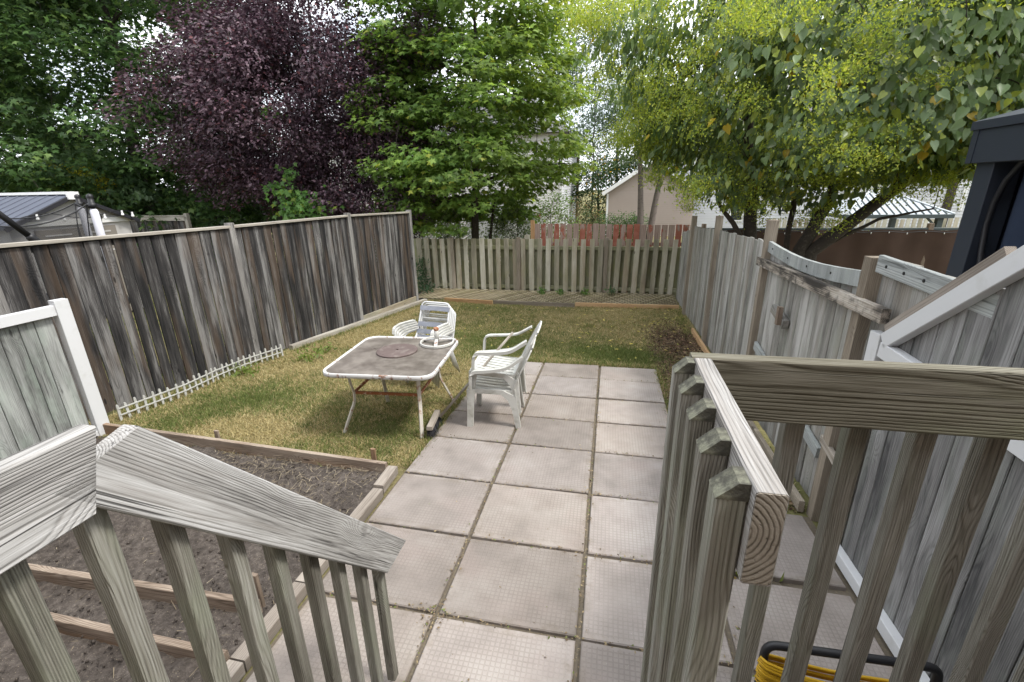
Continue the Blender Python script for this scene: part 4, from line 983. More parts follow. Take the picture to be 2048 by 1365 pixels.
# ---- pale shrub tree behind the shed
def pale_tree():
    b = Vector((D(150, 350, 5.6).x, 5.6, gz(5.6)))
    cl = crown_clusters((b.x + .3, b.y, 2.75), (2.5, .6, 1.15), 85, .46, .3, 1.2, .2)
    cl += [(np.array([b.x - 1.3 + .14 * k, b.y, 3.0 + .27 * k]), .32 - .02 * k) for k in range(8)]
    pal = [(.12, .20, .09, 3), (.16, .25, .12, 2), (.09, .16, .07, 2)]
    r, t, pos, R, sc, col = make_tree('pale_tree', 'small pale green tree with yellow seed heads just over the grey shed roof', b, cl, 'heart', .15, 260, pal, 'leaf_gloss', trunk=(.07, 1), flat=.6, droop=1.2, nlimb=12)
    foliage(r, 'heart', pos, R, sc, col, 'leaf_gloss')
    pp = []
    for u, v in ((115, 345), (163, 345), (205, 370), (180, 352)):
        c = D(u, v, 4.9); pp.append(np.array(c) + rng.normal(0, .14, (200, 3)))
    pp = np.concatenate(pp); N = len(pp)
    foliage(r, 'oval', pp, leaf_rot(rng.normal(size=(N, 3)), rng.normal(size=(N, 3))), 0.07 * np.ones(N), pick([(.42, .38, .03, 1), (.32, .33, .04, 1)], N), 'leaf', 'seed_heads')
pale_tree()

# ---- right tree with large drooping leaves
def right_tree():
    b = Vector((3.95, 2.3, gz(2.3)))
    cl = []
    def ok(p):
        d = Vector(p) - CAM; zc = d.dot(CF); u = 1024 + FPX * d.dot(CR) / zc; v = 682.5 - FPX * d.dot(CU) / zc
        if zc < 2.6: return False
        if p[0] > 4.15 and p[2] < 2.58: return False
        return True
    cl += crown_clusters((3.9, 2.6, 3.85), (3.1, 2.5, 1.9), 280, .50, .45, 1.95, .14, ok)
    cl += crown_clusters((5.6, 1.2, 3.9), (2.4, 2.2, 1.6), 100, .50, .4, 2.72, .14, ok)
    def stems(mb, nodes):
        def stem(pts, r0, r1):
            P = []; 
            for i in range(len(pts) - 1): P += [Vector(pts[i]).lerp(Vector(pts[i + 1]), t) for t in (0, .33, .66)]
            P.append(Vector(pts[-1])); n = len(P); rr = [r0 + (r1 - r0) * i / (n - 1) for i in range(n)]
            P = [p + Vector((random.uniform(-.02, .02), random.uniform(-.02, .02), 0)) for p in P]
            mb.tube(P, rr, 10); nodes.extend((P[i], rr[i]) for i in range(n // 2, n))
        x, y, z = b
        stem([(x - .75, y + .3, z), (x - .72, y + .3, 1.3), (x - .80, y + .3, 2.1), (x - 1.0, y + .2, 3.0), (x - 1.2, y, 4.0)], .14, .05)
        stem([(x - .60, y + .3, 1.0), (x - .95, y + .2, 1.6), (x - 1.35, y + .1, 2.1)], .06, .03)
        stem([(x - .1, y, z), (x - .02, y, 1.35), (x + .25, y - .05, 2.1), (x + .35, y - .1, 3.1), (x + .2, y - .2, 4.3)], .12, .045)
        stem([(x + .05, y - .05, z), (x + .12, y - .05, 1.3), (x + .75, y - .2, 2.0), (x + 1.5, y - .5, 2.9), (x + 2.2, y - .8, 3.8)], .13, .04)
        stem([(x - .15, y + .1, .9), (x - .2, y + .1, 1.7), (x - .22, y + .1, 2.6), (x - .3, y + .1, 4.2)], .05, .03)
        stem([(x + .3, y - .1, 1.45), (x + .9, y - .25, 1.85), (x + 1.5, y - .4, 2.0)], .035, .012)
    pal = [(.125, .185, .07, 4), (.16, .225, .095, 3), (.09, .145, .05, 3), (.20, .26, .12, 1.5), (.25, .30, .06, 3.0), (.42, .32, .03, .12)]
    r, t, pos, R, sc, col = make_tree('tree_lilac', 'broad tree of drooping heart shaped leaves and yellow green seed clusters over the silver fence', b, cl, 'heart', .106, 330, pal, 'leaf_gloss', flat=.62, droop=1.5, outdir=.35, tilt=.55, nlimb=20, trunk_fn=stems, bark='bark', trunk=(.1, 1))
    # leaves hang: normals face outwards
    C = np.array([4.5, 2.0, 3.6]); out = nrm((pos - C) * np.array([1, 1, .4])); N = len(pos)
    tip = np.array([0, 0, -1.0]) + out * .35 + rng.normal(0, .38, (N, 3)); nor = out + np.array([0, 0, .55]) + rng.normal(0, .45, (N, 3))
    R = leaf_rot(tip, nor)
    # the 300 leaves that show largest become single leaf parts
    d = pos - np.array(CAM); depth = d @ np.array(CF); u = 1024 + FPX * (d @ np.array(CR)) / depth; v = 682.5 - FPX * (d @ np.array(CU)) / depth
    facing = np.abs((R[:, :, 2] * nrm(d)).sum(1)); tipang = np.abs((R[:, :, 1] * nrm(d)).sum(1))
    # front-most layer: nearest per 12 px cell
    cell = (np.floor(u / 14) * 1000 + np.floor(v / 14)).astype(int); order = np.argsort(depth); seen = set(); front = np.zeros(N, bool)
    for i in order:
        if cell[i] not in seen: seen.add(cell[i]); front[i] = True
    inside = (u > 0) & (u < 2048) & (v > 0) & (v < 480) & front
    score = np.where(inside, sc / depth * facing * (1 - tipang * .5), 0); big = np.argsort(-score)[:300]; isb = np.zeros(N, bool); isb[big] = True
    tv, tf = leaf_tmpl('heart'); tones = [(.135, .20, .085), (.17, .235, .12), (.11, .17, .065), (.25, .30, .06), (.42, .31, .03)]; mes = []
    for c in tones:
        o_ = np_mesh('leaf', tv, tf, MAT['leaf_gloss'], np.tile(np.array(c), (len(tv), 1))); mes.append(o_.data); bpy.data.objects.remove(o_)
    for i in big:
        k = int(rng.choice(5, p=[.34, .26, .22, .155, .025])); m = Matrix(R[i].tolist()).to_4x4() @ Matrix.Scale(float(sc[i]) * .98, 4); m.translation = Vector(pos[i]); link('leaf', mes[k], r, m)
    foliage(r, 'heart', pos[~isb], R[~isb], sc[~isb], col[~isb], 'leaf_gloss')
    # seed clusters
    pc = []; crs = ((np.array([3.9, 2.6, 3.85]), np.array([3.1, 2.5, 1.9])), (np.array([5.6, 1.2, 3.9]), np.array([2.4, 2.2, 1.6])))
    dn = [[np.linalg.norm((np.array(p) - c_) / r_) for c_, r_ in crs] for p, _ in cl]; outer = [i for i, (a, b_) in enumerate(dn) if min(a, b_) > .62]; sel = rng.choice(outer, 720, replace=True)
    for i in sel:
        p, rr = cl[i]; c_, r_ = crs[int(np.argmin(dn[i]))]; dirc = nrm(((np.array(p) - c_) / r_)[None])[0]; c = np.array(p) + dirc * rr * 1.12 + rng.normal(0, .12, 3) + np.array([0, 0, .12])
        q = rng.normal(0, 1, (200, 3)) * np.array([.125, .125, .075]); pc.append(c + q)
    pc = np.concatenate(pc); n = len(pc)
    foliage(r, 'oval', pc, leaf_rot(rng.normal(size=(n, 3)) + np.array([0, 0, .7]), rng.normal(size=(n, 3))), 0.034 * rng.uniform(.6, 1.4, n), pick([(.34, .40, .06, 3), (.28, .35, .06, 3), (.42, .44, .10, 1.2), (.21, .29, .06, 2.5)], n), 'leaf', 'seed_clusters')
right_tree()

# ---- far trees and shrubs beyond the fences
def shrub(name, label, c, rad, n, r0, size, per, pal, kind='oval', cat='shrub', zmin=None, mat='leaf', group=None, **kw):
    base = (c[0], c[1], gz(c[1])); cl = crown_clusters(c, rad, n, r0, .4, zmin if zmin is not None else gz(c[1]) + .15, .2)
    r, t, pos, R, sc, col = make_tree(name, label, base, cl, kind, size, per, pal, mat, trunk=kw.pop('trunk', (.03, .5)), flat=.8, droop=.25, tilt=.8, nlimb=8, cat=cat, group=group, **kw)
    foliage(r, kind, pos, R, sc, col, mat); return r
GREY = [(.11, .15, .075, 3), (.15, .19, .10, 2), (.08, .12, .05, 2), (.20, .22, .13, .6)]
BRT = [(.13, .22, .05, 3), (.18, .27, .08, 2), (.09, .16, .035, 2)]
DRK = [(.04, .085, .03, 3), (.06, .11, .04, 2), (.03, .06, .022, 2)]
c = D(1030, 445, 7.2); shrub('leafy_shrub', 'grey green fine leaved shrub between the maple trunk and the red fence', (c.x, 7.2, 1.0), (.85, .6, 1.0), 60, .28, .06, 900, GREY)
c = D(935, 465, 8.2); shrub('leafy_shrub', 'green shrub in shade right behind the maple trunk', (c.x, 8.2, .9), (1.3, .5, .75), 50, .3, .07, 700, BRT)
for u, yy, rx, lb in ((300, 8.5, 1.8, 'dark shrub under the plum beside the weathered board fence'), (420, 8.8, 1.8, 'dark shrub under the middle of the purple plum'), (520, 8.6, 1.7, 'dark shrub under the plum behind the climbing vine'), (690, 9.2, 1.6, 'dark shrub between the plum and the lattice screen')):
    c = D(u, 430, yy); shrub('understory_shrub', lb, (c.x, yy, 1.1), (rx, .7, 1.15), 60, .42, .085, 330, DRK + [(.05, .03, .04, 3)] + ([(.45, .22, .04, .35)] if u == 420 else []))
c = D(1108, 415, 9.0); shrub('rose_bush', 'bright green rose bush with a pink bloom behind the red fence post', (c.x, 9.0, 1.25), (.75, .6, 1.0), 55, .28, .07, 800, BRT)
c = D(1160, 425, 9.4); shrub('bronze_shrub', 'bronze tinged shrub next to the rose bush behind the red fence', (c.x, 9.4, 1.15), (.75, .5, .95), 55, .28, .06, 800, [(.15, .13, .06, 3), (.11, .14, .05, 2), (.21, .14, .07, 1.5), (.19, .20, .10, 1)])
rb = thing('rose_bloom', 'pink rose bloom over the red fence post', 'flower', D(1076, 433, 8.6))
p0 = np.array(rb.location) + rng.normal(0, .045, (46, 3)); foliage(rb, 'leafy', p0, leaf_rot(rng.normal(size=(46, 3)), rng.normal(size=(46, 3))), .055 * np.ones(46), pick([(.62, .10, .16, 1), (.70, .22, .26, 1)], 46), 'leaf', 'petals')
c = D(1182, 440, 9.2); shrub('dwarf_conifer', 'small upright dark conifer between bronze shrub and hedge', (c.x, 9.2, .95), (.22, .22, .75), 22, .18, .05, 1500, DRK)
a, b = D(1196, 440, 13), D(1292, 440, 13)
hc = [(np.array([rng.uniform(a.x, b.x), 13 + rng.uniform(-.35, .35), rng.uniform(.0, 1.28)]), .28) for _ in range(170)]
r, t, pos, R, sc, col = make_tree('clipped_hedge', 'clipped dark green hedge in front of the beige garage', ((a.x + b.x) / 2, 13, gz(6)), hc, 'oval', .085, 420, [(.055, .115, .03, 3), (.08, .15, .04, 2), (.035, .075, .022, 2)], 'leaf', trunk=(.03, .3), flat=.9, cat='hedge', nlimb=4)
foliage(r, 'oval', pos, R, sc, col, 'leaf')
def twin_tree():
    a = D(1283, 440, 11); bb = Vector((a.x + .12, 11, gz(6)))
    cl = crown_clusters((bb.x + .2, 11.2, 4.4), (1.7, 1.3, 1.5), 60, .5, .3, 2.7, .2)
    def stems(mb, nodes):
        for s, tx in ((-.11, -.25), (.16, .45)):
            P = bez((bb.x + s, 11, bb.z), (bb.x + s * 1.1, 11, 1.4), (bb.x + s + tx, 11.1, 3.9), 8); rr = [.15 - .011 * i for i in range(9)]; mb.tube(P, rr, 10); nodes.extend(zip(P[4:], rr[4:]))
    r, t, pos, R, sc, col = make_tree('twin_trunk_tree', 'tree with two grey trunks rising behind the red fence', bb, cl, 'heart', .14, 160, GREY, 'leaf', trunk_fn=stems, bark='bark_l', droop=.8, flat=.7)
    foliage(r, 'heart', pos, R, sc, col, 'leaf')
twin_tree()
c = D(1200, 395, 24); shrub('golden_tree', 'dark tree with golden blossom between the white house and the beige garage', (c.x, 24, 2.2), (2.2, 1.5, 2.5), 110, .6, .16, 170, DRK + [(.50, .32, .03, .5), (.05, .09, .03, 3)], cat='tree', trunk=(.1, 1))
c = D(1240, 300, 27); shrub('birch_tree', 'dark leafy tree farther back over the beige garage roof', (c.x, 27.5, 4.6), (2.8, 1.6, 3.4), 110, .75, .17, 120, DRK, cat='tree', trunk=(.12, 1))
def lacy():
    c = D(1195, 110, 26); cl = crown_clusters((c.x, 26, 9.6), (4.4, 2.0, 5.6), 270, .8, .2, 3.6, .2)
    r, t, pos, R, sc, col = make_tree('lacy_tree', 'tall airy pale green tree against the sky between maple and lilac', (c.x, 26, gz(6)), cl, 'oval', .15, 170, [(.10, .15, .085, 3), (.14, .19, .115, 2), (.08, .12, .07, 2)], 'leaf', trunk=(.07, 2), flat=.9, droop=.5, tilt=.9, nlimb=12, bark='bark_l')
    foliage(r, 'oval', pos, R, sc, col, 'leaf')
    c = D(1990, 60, 16); cl = crown_clusters((c.x, 16, 6.5), (4.0, 2.5, 4.2), 130, .8, .3, 2.4, .25)
    r, t, pos, R, sc, col = make_tree('back_tree', 'dusky blue green tree beyond the metal roof shelter', (c.x, 16, gz(6)), cl, 'oval', .16, 120, GREY + DRK, 'leaf', trunk=(.18, 2), flat=.8, droop=.5, tilt=.8, nlimb=18)
    foliage(r, 'oval', pos, R, sc, col, 'leaf')
lacy()
def woodland():
    N = 26000; x = np.concatenate([rng.uniform(-75, -3, N * 3 // 4), rng.uniform(8, 60, N - N * 3 // 4)]); y = rng.uniform(30, 35, N) + .02 * abs(x); tp = 3.2 + 1.6 * np.sin(x * .35) + 1.1 * np.sin(x * .9 + 1)
    P = np.stack([x, y, gz(6) + rng.uniform(0, 1, N) ** .8 * np.maximum(tp, 1.2)], -1); o = np.concatenate([P]); V, F, k = leaf_geo('oval', P, leaf_rot(rng.normal(size=(N, 3)), rng.normal(size=(N, 3)) + np.array([0, -.6, .4])), rng.uniform(.5, 1.0, N))
    tag(np_mesh('distant_woodland', V, F, MAT['leaf'], np.repeat(pick(DRK, N, .25), k, 0)), 'dark band of distant greenery behind the yards', 'woodland', kind='stuff')
woodland()
def vine():
    r = thing('grape_vine', 'bright green vine climbing the foot of the purple plum', 'vine', (-6.6, 4.6, gz(4.6)))
    pp = []; mb = MB(); prev = None
    for u, v, s, n in ((575, 345, .12, 26), (570, 385, .20, 60), (600, 405, .26, 110), (630, 420, .25, 110), (580, 425, .2, 70), (545, 372, .10, 24), (530, 215, .08, 14), (555, 228, .08, 12)):
        c = D(u, v, 4.55); pp.append(np.array(c) + rng.normal(0, 1, (n, 3)) * np.array([s, .10, s * .8]))
        if v > 340:
            q = Vector(c); q2 = prev or Vector((c.x, c.y, gz(4.5)))
            mb.tube(bez(q2, q2.lerp(q, .5) + Vector((.05, 0, .05)), q, 4), .008, 5); prev = q
    mb.build('stem', MAT['bark'], r)
    pp = np.concatenate(pp); N = len(pp)
    foliage(r, 'maple', pp, leaf_rot(rng.normal(0, .5, (N, 3)) + np.array([.2, -.4, -.7]), rng.normal(0, .35, (N, 3)) + np.array([.3, -.8, .6])), .15 * rng.uniform(.6, 1.2, N), pick([(.10, .21, .05, 3), (.13, .25, .06, 2), (.22, .30, .05, .6)], N), 'leaf', 'leaves')
vine()
# marigold-like low flowers behind the fence corner, creeper at the corner post, weeds at the lattice
def tuft(name, label, pts, size, pal, cat='plant', n=70, s=.09, kind='leafy'):
    r = thing(name, label, cat, pts[0]); pp = np.concatenate([np.array(p) + rng.normal(0, 1, (n, 3)) * np.array([s, s, s * .7]) for p in pts]); N = len(pp)
    foliage(r, kind, pp, leaf_rot(rng.normal(0, .7, (N, 3)) + np.array([0, 0, .5]), rng.normal(0, .5, (N, 3)) + np.array([0, -.3, 1])), size * rng.uniform(.6, 1.3, N), pick(pal, N), 'leaf', 'leaves')
tuft('creeper', 'dark creeper growing in the corner where dark and shadowbox fence meet', [(-3.85, 4.7, z) for z in (.0, .2, .4, .65)] + [(-3.6, 4.5, 0)], .09, [(.05, .10, .045, 2), (.07, .13, .06, 1)], s=.085)
for u, v, lb in ((1083, 585, 'weed sprouting from the lattice nearest the middle fence post'), (1122, 588, 'weed clump in the lattice between the two tan fence posts'), (1170, 586, 'low weed patch in the lattice close to the tan post by the red fence'), (1225, 583, 'larger dark weed growing at the foot of the tan post by the red fence')):
    q = D(u, v, 4.62); tuft('weed', lb, [q], .075, [(.10, .19, .05, 2), (.15, .24, .06, 1)] if u != 1225 else [(.07, .12, .06, 1), (.10, .16, .07, 1)], 'weed', 60, .06)
for u, v, lb in ((480, 745, 'weed with pale leaves against the picket edging'), (608, 716, 'pale weed at the end of the picket edging'), (640, 702, 'pale weed beside the grey timber near the table')):
    q = G(u, v, .03); tuft('weed', lb, [q, q + Vector((.12, .03, -.01))], .07, [(.20, .26, .07, 2), (.14, .20, .05, 1)], 'weed', 45, .07)

# ------------------------------------------------------------------ neighbours: houses
def siding(mb, a, b, z0, z1, lap=.13, proud=.03):
    """lapped boards on a vertical wall from a to b (outside on the right of a->b)"""
    a, b = Vector((a[0], a[1], 0)), Vector((b[0], b[1], 0)); d = (b - a).normalized(); nn = Vector((d.y, -d.x, 0)); z = z0
    while z < z1 - .01:
        zt = min(z + lap, z1); o = nn * proud
        v = [a + o + Vector((0, 0, z)), b + o + Vector((0, 0, z)), b + Vector((0, 0, zt)), a + Vector((0, 0, zt)), a + Vector((0, 0, z)), b + Vector((0, 0, z))]
        mb.add(v, [(0, 1, 2, 3), (4, 5, 1, 0)]); z = zt
def gable_siding(mb, x0, x1, y, z0, z1, lap=.1, proud=.016):
    xm = (x0 + x1) / 2; z = z0
    while z < z1 - .02:
        zt = min(z + lap, z1); f0 = (z - z0) / (z1 - z0); f1 = (zt - z0) / (z1 - z0)
        v = [(x0 + (xm - x0) * f0, y - proud, z), (x1 + (xm - x1) * f0, y - proud, z), (x1 + (xm - x1) * f1, y, zt), (x0 + (xm - x0) * f1, y, zt)]
        mb.add(v, [(0, 1, 2, 3)]); z = zt
def window(root, cx, y, z0, w_, h_):
    mb = MB(); t = .07
    for c_, d_ in (((cx - w_ / 2, y - .03, z0 + h_ / 2), (t, .06, h_ + t)), ((cx + w_ / 2, y - .03, z0 + h_ / 2), (t, .06, h_ + t)), ((cx, y - .031, z0), (w_ + t, .06, t)), ((cx, y - .031, z0 + h_), (w_ + t, .06, t)), ((cx, y - .028, z0 + h_ / 2), (w_, .05, .045))): mb.box(c_, d_)
    f = mb.build('window', MAT['trim'], root); mb = MB(); mb.box((cx, y - .012, z0 + h_ / 2), (w_, .02, h_)); mb.build('pane', MAT['pane'], f)
def houses():
    zb = gz(6)
    # white house in the middle
    r = thing('white_house', 'two storey cream house partly hidden behind the maple and plum', 'house', (-5, 18, zb)); cx = D(1122, 400, 18).x; top = 4.9
    mb = MB(); siding(mb, (-15.5, 18), (cx, 18), zb, top); mb.build('wall', MAT['siding'], r)
    mb = MB(); siding(mb, (cx, 18), (cx, 28), zb, top); mb.build('wall', MAT['siding_w'], r)
    mb = MB(); mb.box((cx, 17.99, (zb + top) / 2), (.11, .11, top - zb)); mb.build('corner_trim', MAT['trim'], r)
    mb = MB(); mb.tube([(cx + .10, 27.9, zb), (cx + .10, 27.9, top)], .10, 8); mb.build('downspout', plain('brown_downspout', (.30, .19, .12), .6), r)
    mb = MB(); mb.add([(-15.9, 17.6, top), (cx + .4, 17.6, top), (cx + .4, 28.4, top), (-15.9, 28.4, top), (-15.9, 23, top + 2.6), (cx - 2.5, 23, top + 2.6)], [(0, 1, 5, 4), (1, 2, 5), (2, 3, 4, 5), (3, 0, 4), (3, 2, 1, 0)]); mb.build('roof', MAT['shingle'], r)
    window(r, -10.2, 18, 1.0, 1.1, 1.3); window(r, -6.2, 18, 3.3, 1.2, 1.2); window(r, -12.6, 18, 3.3, 1.2, 1.2)
    # beige garage
    y = 20.0; x0 = D(1215, 400, y).x; x1 = x0 + 4.4; ez = D(1207, 388, y).z; az = ez + 1.45
    r = thing('beige_garage', 'small beige sided garage with white gable trim behind the hedge', 'garage', ((x0 + x1) / 2, y, zb))
    mb = MB(); siding(mb, (x0, y), (x1, y), zb, ez + .1, .11); gable_siding(mb, x0, x1, y, ez + .1, az, .11); siding(mb, (x0, y + 5), (x0, y), zb, ez + .1); mb.build('wall', MAT['siding_b'], r)
    mb = MB(); xm = (x0 + x1) / 2
    for s, xe in ((-1, x0 - .28), (1, x1 + .28)):
        e = ez - .02; mb.add([(xe, y - .35, e), (xm, y - .35, az + .12), (xm, y + 5.2, az + .12), (xe, y + 5.2, e), (xe, y - .35, e + .07), (xm, y - .35, az + .19), (xm, y + 5.2, az + .19), (xe, y + 5.2, e + .07)], [(0, 1, 2, 3), (4, 5, 6, 7), (0, 1, 5, 4), (0, 3, 7, 4)])
    mb.build('roof', MAT['shingle'], r)
    for xe in (x0 - .28, x1 + .28): board('barge_board', (xe, y - .37, ez - .02), (xm, y - .37, az + .12), .17, .03, (0, 0, 1), MAT['trim'], r)
    mb = MB(); mb.box((x0, y - .01, (zb + ez) / 2), (.10, .05, ez - zb)); mb.build('corner_trim', MAT['trim'], r)
    # long white house on the right
    y = 21.0; xl = D(1312, 420, y).x; xr = 34.0
    r = thing('white_house', 'long white sided house seen under the drooping leaves of the lilac', 'house', ((xl + xr) / 2, y, zb))
    mb = MB(); siding(mb, (xl, y), (xr, y), zb, 5.4, .14); siding(mb, (xl, y + 7), (xl, y), zb, 5.4, .14); mb.build('wall', MAT['siding_w'], r)
    mb = MB(); mb.add([(xl - .4, y - .4, 5.4), (xr, y - .4, 5.4), (xr, y + 8, 5.4), (xl - .4, y + 8, 5.4), (xl + 3, y + 4, 7.8), (xr, y + 4, 7.8)], [(0, 1, 5, 4), (1, 2, 5), (2, 3, 4, 5), (3, 0, 4), (3, 2, 1, 0)]); mb.build('roof', MAT['shingle'], r)
    for u0, u1, v0, v1 in ((1322, 1345, 398, 440), (1458, 1488, 405, 442), (1886, 1903, 378, 420), (1916, 1934, 372, 420), (1560, 1600, 380, 425), (1790, 1815, 300, 345)):
        p, q = D(u0, v1, y), D(u1, v0, y); window(r, (p.x + q.x) / 2, y - .02, p.z, q.x - p.x, max(.5, q.z - p.z))
    # white lattice screen and pale fence in front of the white house
    yl = 9.6; a, b = D(822, 480, yl), D(918, 428, yl); r = thing('lattice_screen', 'pale white lattice screen between dark fence end and maple trunk', 'screen', ((a.x + b.x) / 2, yl, zb))
    zt = b.z; x = a.x - 2
    n = 0
    for sgn in (-1, 1):
        x = a.x - 1.6
        while x < b.x + 1.6:
            H_ = zt - zb; p = [x, zb]; q = [x + sgn * H_, zt]
            t0, t1 = 0., 1.
            for xx, lo in ((a.x, True), (b.x, False)):
                t = (xx - p[0]) / (q[0] - p[0]); ins = (p[0] >= a.x) if lo else (p[0] <= b.x)
                if ins: t1 = min(t1, t) if 0 < t < 1 else t1
                else: t0 = max(t0, t)
            if t1 - t0 > .05 and t0 < 1 and t1 > 0:
                A = (p[0] + (q[0] - p[0]) * t0, yl + .006 * sgn, p[1] + H_ * t0); B = (p[0] + (q[0] - p[0]) * t1, yl + .006 * sgn, p[1] + H_ * t1)
                d_ = (Vector(B) - Vector(A)).normalized(); board('lath', A, B, .04, .009, d_.cross(Vector((0, 1, 0))), MAT['vinyl'], r)
            x += .125
    for xx in (a.x, b.x): board('post', (xx, yl, zb), (xx, yl, zt + .08), .09, .07, (1, 0, 0), MAT['vinyl'], r)
    board('top_rail', (a.x, yl, zt), (b.x, yl, zt), .07, .05, (0, 0, 1), MAT['vinyl'], r)
    yl = 13.5; a, b = D(935, 470, yl), D(1068, 413, yl); r = thing('pale_fence', 'pale grey white panel fence before the cream house behind the shrubs', 'fence', ((a.x + b.x) / 2, yl, zb))
    n = 18
    for k in range(n): x = a.x + (b.x - a.x) * (k + .5) / n; board('board', (x, yl, zb), (x, yl, b.z), (b.x - a.x) / n - .008, .02, (1, 0, 0), MAT['siding_w'], r)
    board('top_rail', (a.x, yl, b.z + .02), (b.x, yl, b.z + .02), .06, .06, (0, 0, 1), MAT['vinyl'], r)
houses()

# ------------------------------------------------------------------ right neighbour: screen fence, metal roof shelter, gazebo
def right_neighbour():
    y = 5.1; zt = D(1780, 460, y).z
    r = thing('screened_fence', 'fence wrapped in dark brown mesh screen beyond the silver fence', 'fence', (7, y, gz(y)))
    V = []; F = []; xs = np.linspace(2.75, 14, 90); zs = np.linspace(gz(y) + .02, zt, 8)
    for j, z in enumerate(zs):
        for i, x in enumerate(xs): V.append((x, y - .06 + .012 * math.sin(x * 5.1 + z * 3) + .01 * math.sin(x * 13), z + (.012 * math.sin(x * 9) if j == 7 else 0)))
    F = [(j * 90 + i, j * 90 + i + 1, (j + 1) * 90 + i + 1, (j + 1) * 90 + i) for j in range(7) for i in range(89)]
    np_mesh('mesh_screen', V, F, MAT['brownmesh'], parent=r, smooth=True)
    for k in range(6): board('post', (2.9 + 2.2 * k, y, gz(y)), (2.9 + 2.2 * k, y, zt + .13), .09, .09, (1, 0, 0), MAT['w_bed'], r)
    board('top_rail', (2.75, y, zt + .015), (14, y, zt + .015), .05, .08, (0, 0, 1), MAT['hardtop_dk'], r)
    mb = MB(); pts = [(2.8 + .11 * k, y - .085, zt - .035 - .012 * math.sin(k * .9)) for k in range(100)]; mb.tube(pts, .006, 5); o = tag(mb.build('light_string', MAT['black']), 'thin light string along the top of the brown mesh fence', 'light string')
    bm_ = MB(); 
    for k in range(32):
        p = pts[3 * k + 1]; b = MB(); b.tube([(p[0], p[1], p[2] - .005), (p[0], p[1], p[2] - .02), (p[0], p[1], p[2] - .04)], [.007, .013, .004], 6); b.build('bulb', MAT['trim'], o)
    # metal roof shelter
    ys = 11.0; a, b = D(1688, 432, ys), D(1908, 432, ys); ap = D(1792, 384, ys + 1.4)
    x0, x1, ze, za = a.x, b.x, a.z + .03, ap.z; y0, y1 = ys, ys + 2.9; xm0, xm1, ym = x0 + 1.25, x1 - 1.25, ys + 1.45
    r = thing('metal_roof_shelter', 'garden shelter with a pale ribbed metal hip roof and dark posts', 'shelter', ((x0 + x1) / 2, ym, gz(6)))
    mb = MB(); mb.add([(x0, y0, ze), (x1, y0, ze), (x1, y1, ze), (x0, y1, ze), (xm0, ym, za), (xm1, ym, za)], [(0, 1, 5, 4), (1, 2, 5), (2, 3, 4, 5), (3, 0, 4)]); rf = mb.build('roof', MAT['hardtop'], r)
    nr = 15
    for k in range(nr + 1):
        x = x0 + (x1 - x0) * k / nr; t = min(1, (x - x0) / (xm0 - x0) if x < xm0 else (x1 - x) / (x1 - xm1) if x > xm1 else 1)
        if t > .03:
            board('rib', (x, y0, ze + .012), (x + (0), y0 + (ym - y0) * t, ze + (za - ze) * t + .012), .03, .035, (1, 0, 0), MAT['hardtop_dk'], rf)
    for p, q in (((x0, y0, ze), (xm0, ym, za)), ((x1, y0, ze), (xm1, ym, za)), ((xm0, ym, za), (xm1, ym, za))): board('ridge_cap', Vector(p) + Vector((0, 0, .02)), Vector(q) + Vector((0, 0, .02)), .07, .03, (1, 0, 0) if abs(q[1] - p[1]) > .1 else (0, 1, 0), MAT['hardtop'], rf)
    for p, q in (((x0, y0, ze - .06), (x1, y0, ze - .06)), ((x0, y0, ze - .06), (x0, y1, ze - .06)), ((x1, y0, ze - .06), (x1, y1, ze - .06))): board('fascia', p, q, .12, .05, (0, 0, 1), MAT['hardtop_dk'], r)
    for x in (x0 + .25, x1 - .25):
        for yy in (y0 + .2, y1 - .2): board('post', (x, yy, gz(6)), (x, yy, ze - .02), .16, .16, (1, 0, 0), MAT['hardtop_dk'], r)
        s = 1 if x < (x0 + x1) / 2 else -1; board('brace', (x, y0 + .2, ze - .45), (x + s * .38, y0 + .2, ze - .08), .07, .05, (0, 1, 0), MAT['hardtop_dk'], r)
    yp = 15.0; r = thing('picket_fence', 'pale picket fence standing behind the metal roof shelter', 'fence', (11, yp, gz(6)))
    for k in range(52): x = 7.2 + .2 * k; board('picket', (x, yp, gz(6)), (x, yp, .98 + .03 * math.sin(k)), .14, .02, (1, 0, 0), MAT['w_back'], r)
    board('rail', (7.2, yp + .03, .6), (17.6, yp + .03, .6), .08, .03, (0, 0, 1), MAT['w_back'], r)
    # second roof, lower, behind the stems
    # dark gazebo near the fence
    gx, gy = 3.22, -2.5; zt = 2.60
    r = thing('slate_gazebo', 'dark slate gazebo with navy curtain beyond the barred fence gate', 'gazebo', (gx + 1.5, gy - 1.5, gz(-4)))
    for dx, dy in ((0, 0), (3, 0), (0, -3), (3, -3)): board('post', (gx + dx, gy + dy, gz(gy)), (gx + dx, gy + dy, zt), .15, .15, (1, 0, 0), MAT['slate'], r)
    for p, q, wd_ in (((gx - .09, gy + .12, zt), (gx - .09, gy - 3.12, zt), (0, 0, 1)), ((gx - .12, gy + .09, zt), (gx + 3.1, gy + .09, zt), (0, 0, 1)), ((gx - .12, gy - 3.09, zt), (gx + 3.1, gy - 3.09, zt), (0, 0, 1))): board('beam', p, q, .20, .05, wd_, MAT['slate'], r)
    e = .13; z0 = zt + .10
